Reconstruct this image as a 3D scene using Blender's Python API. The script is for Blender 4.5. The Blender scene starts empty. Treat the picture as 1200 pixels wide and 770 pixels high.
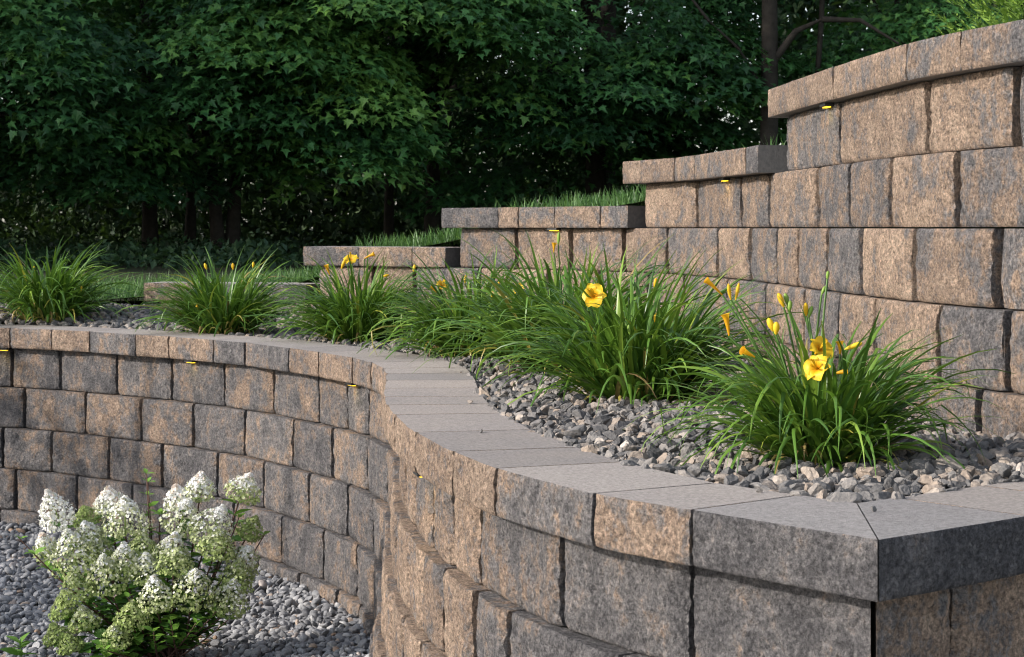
import bpy, math, random
import numpy as np
from mathutils import Vector, Matrix, noise

random.seed(7)
RNG = np.random.default_rng(7)
R = math.radians
scene = bpy.context.scene
COL = scene.collection

# ------------------------------------------------------------------ camera, light, exposure
EYE = 1.50                       # metres above the lower gravel bed
F = 2245.0 / 1200.0              # focal length in picture widths
cam_d = bpy.data.cameras.new("camera")
cam = bpy.data.objects.new("camera", cam_d)
COL.objects.link(cam)
cam.location = (0, 0, EYE)
cam.rotation_euler = (R(90), 0, 0)
cam_d.sensor_width = 36
cam_d.lens = 36 * F
cam_d.shift_y = -118.0 / 1200.0
cam_d.clip_start = 0.05
cam_d.clip_end = 1500
cam_d.dof.use_dof = True
cam_d.dof.focus_distance = 4.9
cam_d.dof.aperture_fstop = 20
scene.cycles.filter_width = 1.15
scene.camera = cam

SUN_DIR = Vector((-0.97, -0.24, 0)).normalized()      # horizontal direction towards the sun
SUN_EL = 25.0
world = bpy.data.worlds.new("World")
scene.world = world
world.use_nodes = True
wn = world.node_tree
bg = wn.nodes["Background"]
sky = wn.nodes.new("ShaderNodeTexSky")
sky.sky_type = 'NISHITA'
sky.sun_disc = False
sky.sun_elevation = R(SUN_EL)
sky.sun_rotation = math.atan2(SUN_DIR.x, SUN_DIR.y)
sky.air_density = 1.0
sky.dust_density = 1.5
sky.ozone_density = 1.0
hs = wn.nodes.new("ShaderNodeHueSaturation")          # thin bright haze: a paler sky than the clear-air model
hs.inputs["Saturation"].default_value = 0.55
wn.links.new(sky.outputs[0], hs.inputs["Color"])
wn.links.new(hs.outputs[0], bg.inputs[0])
bg.inputs[1].default_value = 0.15

sun_d = bpy.data.lights.new("sun", 'SUN')
sun_d.energy = 3.0
sun_d.angle = R(0.6)
sun_d.color = (1.0, 0.92, 0.83)
sun = bpy.data.objects.new("sun", sun_d)
COL.objects.link(sun)
tosun = Vector((SUN_DIR.x * math.cos(R(SUN_EL)), SUN_DIR.y * math.cos(R(SUN_EL)), math.sin(R(SUN_EL))))
sun.rotation_euler = tosun.to_track_quat('Z', 'Y').to_euler()

scene.view_settings.view_transform = 'Standard'
scene.view_settings.look = 'None'
scene.view_settings.exposure = 1.1
scene.view_settings.gamma = 1
scene.view_settings.use_curve_mapping = False

# ------------------------------------------------------------------ helpers
def tag(o, label=None, cat=None, group=None, kind=None):
    if label: o["label"] = label
    if cat: o["category"] = cat
    if group: o["group"] = group
    if kind: o["kind"] = kind
    return o

def empty(name, loc, label, cat, group=None):
    o = bpy.data.objects.new(name, None)
    o.empty_display_size = 0.1
    COL.objects.link(o)
    o.location = loc
    return tag(o, label, cat, group)

def link_mesh(name, me, mats, parent=None, loc=None):
    for m in mats: me.materials.append(m)
    o = bpy.data.objects.new(name, me)
    COL.objects.link(o)
    if parent is not None: o.parent = parent
    if loc is not None: o.location = loc
    return o

def mesh_np(name, V, faces_list, smooth=False, midx=None, attrs=None):
    """faces_list: list of (k, array(n,k)) blocks"""
    me = bpy.data.meshes.new(name)
    V = np.asarray(V, dtype=np.float32)
    me.vertices.add(len(V))
    me.vertices.foreach_set("co", V.ravel())
    loops = np.concatenate([np.asarray(f, dtype=np.int32).ravel() for f in faces_list])
    sizes = np.concatenate([np.full(len(f), np.asarray(f).shape[1], dtype=np.int32) for f in faces_list])
    starts = np.concatenate([[0], np.cumsum(sizes)[:-1]]).astype(np.int32)
    me.loops.add(len(loops))
    me.loops.foreach_set("vertex_index", loops)
    me.polygons.add(len(sizes))
    me.polygons.foreach_set("loop_start", starts)
    me.polygons.foreach_set("loop_total", sizes)
    if midx is not None:
        me.polygons.foreach_set("material_index", np.asarray(midx, dtype=np.int32))
    me.polygons.foreach_set("use_smooth", np.full(len(sizes), bool(smooth)))
    for k, a in (attrs or {}).items():
        at = me.attributes.new(k, 'FLOAT', 'POINT')
        at.data.foreach_set("value", np.asarray(a, dtype=np.float32))
    me.update(calc_edges=True)
    return me

def scatter(TV, TF, M, L, vattrs=None):
    """template verts (n,3), faces (m,k), N 3x3 matrices, N locations -> V, faces, per-vertex instance id"""
    N = len(L); n = len(TV)
    V = np.einsum('nij,vj->nvi', M, TV) + L[:, None, :]
    Fc = (TF[None, :, :] + (np.arange(N) * n)[:, None, None]).reshape(-1, TF.shape[1])
    return V.reshape(-1, 3), Fc, np.repeat(np.arange(N), n)

def frames(nrm, roll, scale=None):
    """matrices whose z axis is nrm, rolled about it"""
    nrm = nrm / np.linalg.norm(nrm, axis=1, keepdims=True)
    a = np.where(np.abs(nrm[:, 2:3]) < 0.9, np.array([[0, 0, 1.0]]), np.array([[1.0, 0, 0]]))
    x = np.cross(a, nrm); x /= np.linalg.norm(x, axis=1, keepdims=True)
    y = np.cross(nrm, x)
    c, s = np.cos(roll)[:, None], np.sin(roll)[:, None]
    x2, y2 = x * c + y * s, -x * s + y * c
    M = np.stack([x2, y2, nrm], axis=2)
    if scale is not None: M = M * scale[:, None, None]
    return M

def frames_dir(d, nrm):
    """y axis along d (leaf length), z as near nrm as possible"""
    d = d / np.linalg.norm(d, axis=1, keepdims=True)
    x = np.cross(d, nrm); x /= np.linalg.norm(x, axis=1, keepdims=True) + 1e-9
    z = np.cross(x, d)
    return np.stack([x, d, z], axis=2)

def at(px, py, Y):
    """a point seen at photo pixel (px, py) at distance Y"""
    return Vector(((px - 600) * Y / 2245.0, Y, EYE - (py - 267) * Y / 2245.0))

# ------------------------------------------------------------------ materials
class NT:
    def __init__(self, name):
        self.m = bpy.data.materials.new(name); self.m.use_nodes = True
        self.t = self.m.node_tree; self.b = self.t.nodes["Principled BSDF"]; self.out = self.t.nodes["Material Output"]
    def n(self, typ, **kw):
        nd = self.t.nodes.new(typ)
        for k, v in kw.items():
            if k in nd.inputs.keys() and not hasattr(nd, k): nd.inputs[k].default_value = v
            else: setattr(nd, k, v)
        return nd
    def l(self, a, b): self.t.links.new(a, b)
    def noise(self, vec, scale, detail=4, rough=0.55, dist=0.0):
        nd = self.t.nodes.new("ShaderNodeTexNoise")
        nd.inputs["Scale"].default_value = scale; nd.inputs["Detail"].default_value = detail
        nd.inputs["Roughness"].default_value = rough; nd.inputs["Distortion"].default_value = dist
        if vec is not None: self.l(vec, nd.inputs["Vector"])
        return nd.outputs["Fac"]
    def math(self, op, a, b=0.0, c=None, clamp=False):
        nd = self.t.nodes.new("ShaderNodeMath"); nd.operation = op; nd.use_clamp = clamp
        for i, v in enumerate((a, b) if c is None else (a, b, c)):
            if isinstance(v, (int, float)): nd.inputs[i].default_value = v
            else: self.l(v, nd.inputs[i])
        return nd.outputs[0]
    def maprange(self, v, a, b, c=0.0, d=1.0, smooth=True):
        nd = self.t.nodes.new("ShaderNodeMapRange")
        nd.interpolation_type = 'SMOOTHSTEP' if smooth else 'LINEAR'
        self.l(v, nd.inputs[0])
        for i, x in enumerate((a, b, c, d)): nd.inputs[i + 1].default_value = x
        return nd.outputs[0]
    def mix(self, f, a, b, blend='MIX'):
        nd = self.t.nodes.new("ShaderNodeMix"); nd.data_type = 'RGBA'; nd.blend_type = blend
        for i, v in ((0, f), (6, a), (7, b)):
            if isinstance(v, (int, float)): nd.inputs[i].default_value = v
            elif isinstance(v, tuple): nd.inputs[i].default_value = (*v, 1)
            else: self.l(v, nd.inputs[i])
        return nd.outputs[2]
    def ramp(self, f, stops):
        nd = self.t.nodes.new("ShaderNodeValToRGB"); r = nd.color_ramp
        while len(r.elements) < len(stops): r.elements.new(0.5)
        for e, (p, c) in zip(r.elements, stops): e.position = p; e.color = (*c, 1)
        self.l(f, nd.inputs[0]); return nd.outputs[0]
    def attr(self, name, typ='GEOMETRY'):
        nd = self.t.nodes.new("ShaderNodeAttribute"); nd.attribute_name = name; nd.attribute_type = typ
        return nd.outputs["Fac"]
    def objcoord(self, stretch=(1, 1, 1), rnd=True):
        tc = self.t.nodes.new("ShaderNodeTexCoord"); v = tc.outputs["Object"]
        mp = self.t.nodes.new("ShaderNodeMapping"); mp.inputs["Scale"].default_value = stretch
        self.l(v, mp.inputs["Vector"])
        if rnd:
            oi = self.t.nodes.new("ShaderNodeObjectInfo")
            cb = self.t.nodes.new("ShaderNodeCombineXYZ")
            self.l(self.math('MULTIPLY', oi.outputs["Random"], 41.0), cb.inputs[0])
            self.l(self.math('MULTIPLY', oi.outputs["Random"], 73.0), cb.inputs[1])
            self.l(self.math('MULTIPLY', oi.outputs["Random"], 19.0), cb.inputs[2])
            self.l(cb.outputs[0], mp.inputs["Location"])
        return mp.outputs[0]
    def rnd(self):
        return self.t.nodes.new("ShaderNodeObjectInfo").outputs["Random"]
    def bump(self, h, strength, dist, prev=None):
        nd = self.t.nodes.new("ShaderNodeBump"); nd.inputs["Strength"].default_value = strength
        nd.inputs["Distance"].default_value = dist; self.l(h, nd.inputs["Height"])
        if prev is not None: self.l(prev, nd.inputs["Normal"])
        return nd.outputs[0]
    def done(self, color, rough=0.8, normal=None, spec=0.3):
        if isinstance(color, tuple): self.b.inputs["Base Color"].default_value = (*color, 1)
        else: self.l(color, self.b.inputs["Base Color"])
        if isinstance(rough, (int, float)): self.b.inputs["Roughness"].default_value = rough
        else: self.l(rough, self.b.inputs["Roughness"])
        self.b.inputs["Specular IOR Level"].default_value = spec
        if normal is not None: self.l(normal, self.b.inputs["Normal"])
        return self.m

def stone_material():
    t = NT("split_face_concrete")
    v = t.objcoord((1, 1, 0.72)); vf = t.objcoord((1, 1, 1))
    big = t.noise(v, 8.0, 6, 0.68, 0.25)
    med = t.noise(v, 26.0, 6, 0.75, 0.2)
    f = t.math('ADD', t.math('MULTIPLY', big, 0.60), t.math('MULTIPLY', med, 0.40))
    tan = t.attr("tan", 'OBJECT')
    f = t.math('ADD', f, t.math('MULTIPLY', t.math('SUBTRACT', tan, 0.53), 0.25))
    f = t.math('ADD', f, t.math('MULTIPLY', t.math('SUBTRACT', t.noise(vf, 70, 5, 0.7), 0.5), 0.16))
    col = t.ramp(t.maprange(f, 0.36, 0.66, smooth=False), [(0.08, (0.135, 0.132, 0.138)), (0.34, (0.215, 0.208, 0.211)), (0.48, (0.272, 0.240, 0.222)),
                 (0.64, (0.365, 0.270, 0.205)), (0.90, (0.475, 0.363, 0.278))])
    col = t.mix(1.0, col, t.ramp(t.noise(vf, 30, 6, 0.75), [(0.34, (0.84, 0.84, 0.85)), (0.5, (1, 1, 1)), (0.66, (1.18, 1.17, 1.16))]), 'MULTIPLY')
    col = t.mix(1.0, col, t.ramp(t.rnd(), [(0.0, (0.88, 0.88, 0.89)), (1.0, (1.12, 1.11, 1.10))]), 'MULTIPLY')
    # aggregate in the mix: dark and pale grains
    grain = t.noise(vf, 100, 7, 0.9)
    col = t.mix(1.0, col, t.ramp(grain, [(0.40, (0.36, 0.36, 0.37)), (0.5, (1.0, 1.0, 1.0)), (0.60, (1.75, 1.72, 1.70))]), 'MULTIPLY')
    vo = t.t.nodes.new("ShaderNodeTexVoronoi"); vo.inputs["Scale"].default_value = 95; t.l(vf, vo.inputs["Vector"])
    sel = t.math('GREATER_THAN', t.t.nodes.new("ShaderNodeSeparateColor").outputs[0], 0.5)
    sc = sel.node; sp = sc.inputs[0].links[0].from_node; t.l(vo.outputs["Color"], sp.inputs[0]); sc.inputs[1].default_value = 0.90
    chip = t.math('MULTIPLY', sel, t.maprange(vo.outputs["Distance"], 0.42, 0.30))
    col = t.mix(t.math('MULTIPLY', chip, 0.22), col, (0.62, 0.60, 0.58))
    n = t.bump(t.noise(t.objcoord((1, 1, 0.95)), 36, 8, 0.72), 1.0, 0.085)
    n = t.bump(vo.outputs["Distance"], 0.9, 0.006, n)
    n = t.bump(t.noise(vf, 150, 5, 0.8), 1.0, 0.020, n)
    return t.done(col, 0.88, n, 0.25)

def cap_top_material():
    t = NT("smooth_cast_concrete")
    v = t.objcoord()
    tan = t.attr("tan", 'OBJECT')
    a = t.mix(tan, (0.268, 0.258, 0.255), (0.325, 0.290, 0.264))
    col = t.mix(t.math('MULTIPLY', t.maprange(t.noise(v, 5, 4, 0.6), 0.35, 0.7), 0.5), a, (0.27, 0.25, 0.245))
    col = t.mix(1.0, col, t.ramp(t.noise(v, 110, 7, 0.9), [(0.38, (0.58, 0.58, 0.58)), (0.5, (1, 1, 1)), (0.62, (1.34, 1.34, 1.33))]), 'MULTIPLY')
    col = t.mix(1.0, col, t.ramp(t.rnd(), [(0.0, (0.76, 0.77, 0.79)), (0.5, (0.95, 0.94, 0.94)), (1.0, (1.12, 1.09, 1.06))]), 'MULTIPLY')
    n = t.bump(t.noise(v, 220, 5, 0.75), 0.8, 0.005)
    n = t.bump(t.noise(v, 18, 3, 0.6), 0.25, 0.004, n)
    return t.done(col, 0.85, n, 0.25)

def cap_end_material():
    t = NT("shade_toned_concrete")  # cut step ends, shade painted in as a near-black tone
    v = t.objcoord()
    col = t.ramp(t.noise(v, 60, 4, 0.6), [(0.3, (0.07, 0.07, 0.072)), (0.8, (0.12, 0.118, 0.118))])
    return t.done(col, 0.85, t.bump(t.noise(v, 120, 3), 0.4, 0.003), 0.2)

def gravel_material(name, stops, rough=0.8, bump=0.5):
    t = NT(name)
    v = t.objcoord(rnd=False)
    col = t.ramp(t.attr("shade"), stops)
    col = t.mix(1.0, col, t.ramp(t.noise(v, 90, 5, 0.7), [(0.25, (0.6, 0.6, 0.62)), (0.55, (1, 1, 1)), (0.8, (1.35, 1.3, 1.25))]), 'MULTIPLY')
    return t.done(col, rough, t.bump(t.noise(v, 140, 4, 0.65), bump, 0.006), 0.3)

def leaf_material(name, stops, rough=0.45, trans=0.25, tcol=(0.15, 0.3, 0.04), spec=0.35):
    t = NT(name)
    col = t.ramp(t.attr("shade"), stops)
    t.done(col, rough, None, spec)
    tr = t.t.nodes.new("ShaderNodeBsdfTranslucent")
    t.l(t.mix(0.6, col, tcol), tr.inputs[0])
    ms = t.t.nodes.new("ShaderNodeMixShader"); ms.inputs[0].default_value = trans
    t.l(t.b.outputs[0], ms.inputs[1]); t.l(tr.outputs[0], ms.inputs[2]); t.l(ms.outputs[0], t.out.inputs[0])
    return t.m

def plain(name, col, rough=0.6, spec=0.3, ns=None, var=0.3):
    t = NT(name)
    if ns:
        v = t.objcoord(rnd=False)
        c = t.mix(t.noise(v, ns, 4, 0.6), tuple(x * (1 - var) for x in col), tuple(x * (1 + var) for x in col))
        return t.done(c, rough, t.bump(t.noise(v, ns * 3, 4), 0.5, 0.01), spec)
    return t.done(col, rough, None, spec)

M_STONE = stone_material()
M_CAPTOP = cap_top_material()
M_CAPEND = cap_end_material()
M_CRUSHED = gravel_material("crushed_limestone", [(0.0, (0.05, 0.05, 0.052)), (0.35, (0.122, 0.118, 0.117)), (0.60, (0.205, 0.190, 0.178)), (0.80, (0.25, 0.20, 0.16)), (1.0, (0.40, 0.365, 0.33))])
M_PEBBLE = gravel_material("river_pebbles", [(0.0, (0.085, 0.088, 0.098)), (0.45, (0.195, 0.198, 0.208)), (0.8, (0.33, 0.33, 0.335)), (0.90, (0.27, 0.18, 0.12)), (1.0, (0.42, 0.40, 0.37))], 0.7, 0.25)
M_FINES = plain("grey_stone_fines", (0.24, 0.235, 0.225), 0.95, 0.15, 14, 0.4)
M_SOIL = plain("dark_soil", (0.05, 0.045, 0.042), 0.95, 0.1, 12)
M_TURF = plain("turf", (0.035, 0.07, 0.02), 0.95, 0.1, 6)
M_FOREST_FLOOR = plain("leaf_litter", (0.03, 0.035, 0.02), 0.95, 0.1, 3)
M_BARK = plain("bark", (0.035, 0.030, 0.026), 0.95, 0.1, 16, 0.7)
M_MAPLE = leaf_material("maple_leaf", [(0.0, (0.014, 0.052, 0.020)), (0.5, (0.050, 0.150, 0.040)), (1.0, (0.130, 0.260, 0.050))], 0.5, 0.22, (0.10, 0.24, 0.04))
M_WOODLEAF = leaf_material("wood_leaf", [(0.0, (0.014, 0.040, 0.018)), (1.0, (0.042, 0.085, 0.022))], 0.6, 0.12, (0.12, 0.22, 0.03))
M_LILY = leaf_material("daylily_leaf", [(0.0, (0.030, 0.080, 0.017)), (0.55, (0.085, 0.18, 0.022)), (0.88, (0.19, 0.29, 0.04)), (0.94, (0.30, 0.30, 0.04)), (1.0, (0.26, 0.17, 0.08))], 0.38, 0.22, (0.16, 0.30, 0.03), 0.4)
M_STALK = plain("green_stalk", (0.07, 0.14, 0.03), 0.5)
M_BUDGREEN = plain("green_bud", (0.16, 0.26, 0.04), 0.5)
M_PETAL = leaf_material("yellow_petal", [(0.0, (0.52, 0.20, 0.004)), (0.45, (0.62, 0.37, 0.009)), (1.0, (0.72, 0.52, 0.03))], 0.5, 0.25, (0.9, 0.6, 0.03), 0.3)
M_GRASS = leaf_material("grass_blade", [(0.0, (0.03, 0.085, 0.025)), (1.0, (0.09, 0.18, 0.045))], 0.5, 0.2)
M_HLEAF = leaf_material("hydrangea_leaf", [(0.0, (0.03, 0.09, 0.02)), (0.6, (0.07, 0.17, 0.03)), (1.0, (0.16, 0.30, 0.04))], 0.5, 0.25)
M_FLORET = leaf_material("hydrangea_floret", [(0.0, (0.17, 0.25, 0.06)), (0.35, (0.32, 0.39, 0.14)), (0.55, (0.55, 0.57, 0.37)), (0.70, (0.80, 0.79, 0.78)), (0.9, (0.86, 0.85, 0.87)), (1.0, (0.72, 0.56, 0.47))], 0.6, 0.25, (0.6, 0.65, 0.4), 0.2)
M_TWIG = plain("woody_twig", (0.09, 0.05, 0.04), 0.8)
M_CEDAR = leaf_material("cedar_spray", [(0.0, (0.06, 0.13, 0.02)), (1.0, (0.22, 0.34, 0.05))], 0.6, 0.25)
M_BLACK = plain("black_metal", (0.02, 0.02, 0.022), 0.4, 0.5)
M_EDGING = plain("black_plastic", (0.02, 0.02, 0.02), 0.6, 0.3)
def emit_mat():
    t = NT("yellow_led")
    t.done((0.9, 0.7, 0.1), 0.4)
    t.b.inputs["Emission Color"].default_value = (1.0, 0.62, 0.03, 1)
    t.b.inputs["Emission Strength"].default_value = 1.3
    return t.m
M_LED = emit_mat()

# ------------------------------------------------------------------ plan curves
def catmull(pts, per=14):
    P = [np.array(p, float) for p in pts]
    P = [2 * P[0] - P[1]] + P + [2 * P[-1] - P[-2]]
    out = []
    for i in range(1, len(P) - 2):
        p0, p1, p2, p3 = P[i - 1:i + 3]
        for k in range(per):
            t = k / per
            out.append(0.5 * ((2 * p1) + (-p0 + p2) * t + (2 * p0 - 5 * p1 + 4 * p2 - p3) * t * t + (-p0 + 3 * p1 - 3 * p2 + p3) * t ** 3))
    out.append(P[-2])
    return np.array(out)

class Path:
    """runs left to right; positive offset = towards the viewer's side (outward)"""
    def __init__(self, pts, smooth=2):
        self.P = catmull(pts)
        for _ in range(smooth * 6):
            Q = self.P.copy(); Q[1:-1] = 0.25 * self.P[:-2] + 0.5 * self.P[1:-1] + 0.25 * self.P[2:]; self.P = Q
        d = np.linalg.norm(np.diff(self.P, axis=0), axis=1)
        self.S = np.concatenate([[0], np.cumsum(d)]); self.L = self.S[-1]
        T = np.gradient(self.P, self.S, axis=0); T /= np.linalg.norm(T, axis=1, keepdims=True)
        self.T = T
    def p(self, s, off=0.0):
        s = min(max(s, 0), self.L)
        q = np.array([np.interp(s, self.S, self.P[:, i]) for i in (0, 1)])
        t = np.array([np.interp(s, self.S, self.T[:, i]) for i in (0, 1)]); t /= np.linalg.norm(t)
        return q + off * np.array([t[1], -t[0]])
    def near(self, x, y):
        return self.S[np.argmin((self.P[:, 0] - x) ** 2 + (self.P[:, 1] - y) ** 2)]

# front wall, outer top edge of the capstones (metres, camera at the origin looking along +y)
FRONT = Path([(-5.6, 10.2), (-4.2, 10.05), (-2.56, 9.58), (-2.26, 9.40), (-2.05, 9.25), (-1.77, 8.97), (-1.58, 8.82), (-1.34, 8.55), (-1.17, 8.36),
              (-0.935, 7.98), (-0.785, 7.72), (-0.648, 7.46), (-0.535, 7.16), (-0.457, 6.83), (-0.415, 6.35), (-0.392, 5.86), (-0.358, 5.44),
              (-0.300, 5.03), (-0.235, 4.67), (-0.132, 4.28), (-0.035, 3.98), (0.150, 3.60), (0.319, 3.395), (0.587, 3.07)])
_tl = FRONT.T[-1]
T2 = np.array([-_tl[1], _tl[0]])                     # return wall: square to the front at the corner
N1 = np.array([_tl[1], -_tl[0]]); N2 = np.array([T2[1], -T2[0]])
CORNER = FRONT.P[-1]
def fpt(s, off=0.0):
    if s < FRONT.L - 1e-4: return FRONT.p(s, off)
    if s > FRONT.L + 1e-4: return CORNER + T2 * (s - FRONT.L) + N2 * off
    return CORNER + (N1 + N2) * off

# rear wall, outer top edge of its capstones
REAR = Path([(-2.9, 10.62), (-1.98, 10.45), (-1.1, 10.22), (-0.336, 9.75), (0.1, 9.28), (0.53, 8.72), (0.703, 8.31), (0.775, 8.02), (0.868, 7.42), (0.925, 6.97),
             (0.962, 6.50), (0.998, 5.94), (1.065, 5.24), (1.141, 4.87), (1.229, 4.58), (1.36, 4.22), (1.50, 3.92), (1.66, 3.62)], smooth=1)
def rpt(s, off=0.0): return REAR.p(s, off)

def s_at_px(fn, px, off, s0, s1):
    """arc length where the offset curve crosses the sight line of picture column px (used to copy the photo's joints)"""
    k = (px - 600) / 2245.0; best = None
    ss = np.linspace(s0, s1, 600)
    q = np.array([fn(s, off) for s in ss]); e = q[:, 0] - k * q[:, 1]
    i = np.where(np.sign(e[:-1]) != np.sign(e[1:]))[0]
    if len(i) == 0: return ss[np.argmin(abs(e))]
    i = i[0]; t = e[i] / (e[i] - e[i + 1])
    return ss[i] + t * (ss[i + 1] - ss[i])

# ------------------------------------------------------------------ stones
def stone(name, parent, A, B, C, D, z0, z1, tan, cell, amp, smooth_top=False, endmat=None, gap=0.014, bev=0.009, label=None, ea=1.0, eb=1.0, ed=0.014, tl=1.0):
    """a wall stone: split face A->B (left to right), back corners C (behind B), D (behind A)"""
    A, B, C, D = (np.array(p, float) for p in (A, B, C, D))
    u = (B - A); w = np.linalg.norm(u); u /= w
    ub = (C - D); ub /= np.linalg.norm(ub)
    A = A + u * gap / 2; B = B - u * gap / 2; C = C - ub * gap / 2; D = D + ub * gap / 2
    n = np.array([u[1], -u[0]])
    mid = (A + B) / 2; zc = (z0 + z1) / 2; h = z1 - z0 - (0.0 if smooth_top else 0.004); W = np.linalg.norm(B - A)
    nu = max(4, int(W / cell)); nv = max(3, int(h / cell))
    seed = Vector((random.uniform(-50, 50), random.uniform(-50, 50), random.uniform(-50, 50)))
    V = []; tilt = random.uniform(0.000, 0.003) if smooth_top else random.uniform(0.002, 0.007) * tl; bow = random.uniform(0.001, 0.006) * (0.5 if smooth_top else 1)
    for j in range(nv + 1):
        for i in range(nu + 1):
            fu, fv = i / nu, j / nv
            x, z = (fu - 0.5) * W, (fv - 0.5) * h
            p = Vector((x, 0, z * 0.88)) + seed
            d = noise.noise(p * 8) * 0.55 + (0.30 - abs(noise.noise(p * 19))) * 0.75 + (0.28 - abs(noise.noise(p * 47 + Vector((5, 1, 2))))) * 0.85
            if cell < 0.012: d += (0.25 - abs(noise.noise(p * 98))) * 0.5
            du = min(fu, 1 - fu) * W; dv = min(fv, 1 - fv) * h
            edge = (ea if fu < 0.5 else eb) * math.exp(-du / bev) * (0.9 + 0.25 * noise.noise(p * 14)) + (0.6 if smooth_top else 0.35) * math.exp(-dv / (bev * 0.6)) * (0.8 + 0.8 * noise.noise(p * 17))
            damp = (0.2 if smooth_top else 0.4) + (0.8 if smooth_top else 0.6) * min(1.0, dv / 0.016)
            d = d * amp * damp + bow * (1 - (2 * fu - 1) ** 2) + tilt * (2 * fu - 1) * (1 if W > 0.2 else W / 0.2) * (min(ea, eb) > 0.2) - edge * (0.004 if smooth_top else ed)
            if (ea if fu < 0.5 else eb) < 0.2: d *= min(1.0, du / 0.03)      # dressed corner arris
            jx = noise.noise(p * 31 + Vector((9, 9, 9))) * 0.004 if 0 < i < nu else (noise.noise(p * 24) * 0.002 * ((ea if fu < 0.5 else eb) > 0.2))
            jz = noise.noise(p * 29 + Vector((3, 7, 1))) * 0.003 if j not in (0, nv) else 0.0
            V.append((x + jx, -d, z + jz))
    inv = lambda q: (float((q - mid) @ u), float(-((q - mid) @ n)))
    bx, by = inv(C); dx, dy = inv(D)
    k = len(V)
    V += [(dx, dy, -h / 2), (bx, by, -h / 2), (bx, by, h / 2), (dx, dy, h / 2)]
    faces = []; mi = []; sm = []
    g = lambda i, j: j * (nu + 1) + i
    for j in range(nv):
        for i in range(nu):
            faces.append((g(i, j), g(i + 1, j), g(i + 1, j + 1), g(i, j + 1))); mi.append(0); sm.append(True)
    t = 1 if smooth_top else 0
    faces.append([g(i, nv) for i in range(nu + 1)] + [k + 2, k + 3]); mi.append(t); sm.append(False)
    faces.append([g(i, 0) for i in range(nu, -1, -1)] + [k, k + 1]); mi.append(t); sm.append(False)
    e = 2 if endmat else 0
    faces.append([g(nu, j) for j in range(nv + 1)][::-1] + [k + 1, k + 2][::1] if False else [g(nu, j) for j in range(nv, -1, -1)] + [k + 1, k + 2]); mi.append(e); sm.append(False)
    faces[-1] = faces[-1][::-1]
    faces.append([g(0, j) for j in range(nv, -1, -1)] + [k, k + 3]); mi.append(e); sm.append(False)
    faces.append((k + 1, k, k + 3, k + 2)); mi.append(t); sm.append(False)
    me = bpy.data.meshes.new(name)
    me.from_pydata(V, [], faces)
    me.polygons.foreach_set("material_index", mi)
    me.polygons.foreach_set("use_smooth", sm)
    me.update()
    o = link_mesh(name, me, [M_STONE, M_CAPTOP, M_CAPEND], None)
    Mx = Matrix(((u[0], -n[0], 0, mid[0]), (u[1], -n[1], 0, mid[1]), (0, 0, 1, zc), (0, 0, 0, 1)))
    o.parent = parent
    o.matrix_parent_inverse = Matrix.Identity(4)
    o.matrix_basis = Matrix.Translation(-parent.location) @ Mx
    o["tan"] = tan
    if label: o["label"] = label
    return o

def joints(known, s0, s1, step=0.31, jit=0.06, thr=0.50):
    """fills the gaps between the known joints with ordinary stones"""
    k = sorted([s0] + [s for s in known if s0 + 0.06 < s < s1 - 0.04] + [s1]); out = [k[0]]
    for a, b in zip(k[:-1], k[1:]):
        m = max(1, round((b - a) / step)) if b - a > thr else 1
        for i in range(1, m + 1):
            out.append(a + (b - a) * i / m + (random.uniform(-jit, jit) * 0.5 if i < m else 0))
    return out

CAP_H, BLK_H, DEPTH = 0.10, 0.20, 0.29
EPS = 1e-5
front_wall = empty("retaining_wall", (FRONT.p(FRONT.L)[0], FRONT.p(FRONT.L)[1], 0),
                   "curving tan and grey block retaining wall with pale capstones and a square corner, below the gravel bed", "retaining wall")
CAP_Z = EYE - 0.5
FL = FRONT.L; F_END = FL + 1.35
S_BULGE = FRONT.near(-0.415, 6.30)          # farthest left reach of the near half
# --- capstones
far = [s_at_px(fpt, px, 0, 0, S_BULGE) for px in (60, 104, 158, 197, 249, 286, 338, 372, 412)]
nearj = [s_at_px(fpt, px, 0, S_BULGE + 0.25, FL - 0.02) for px in (462, 486, 530, 580, 693.6, 810)]
capj = joints(far + nearj + [FL, FL + 0.40, FL + 0.66, FL + 0.95], 0.0, F_END, 0.27)
for a, b in zip(capj[:-1], capj[1:]):
    m = 0.5 * (a + b); q = fpt(m)
    tan = random.uniform(0.45, 0.8)
    if m < S_BULGE: tan = random.choice([0.4, 0.7, 0.8, 0.9, 0.75])
    elif m < FL - 1.15: tan = random.uniform(0.8, 1.0)
    elif m > FL - 0.42: tan = 0.10
    elif m > FL - 0.62: tan = 0.58
    elif m > FL - 1.2: tan = 0.45
    if m > FL + 0.40: tan = 0.75
    a2, b2 = a, b
    stone("cap_stone", front_wall, fpt(a2), fpt(b2), fpt(b2, -DEPTH), fpt(a2, -DEPTH), CAP_Z - CAP_H, CAP_Z, tan,
          0.0055 if m > FL - 2.2 else 0.011, 0.008, True, gap=0.0075 if min(abs(a - FL), abs(b - FL)) > 0.01 else 0.0035,
          ea=0.1 if abs(a - FL) < 0.01 else 1.0, eb=0.1 if abs(b - FL) < 0.01 else 1.0)
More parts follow.
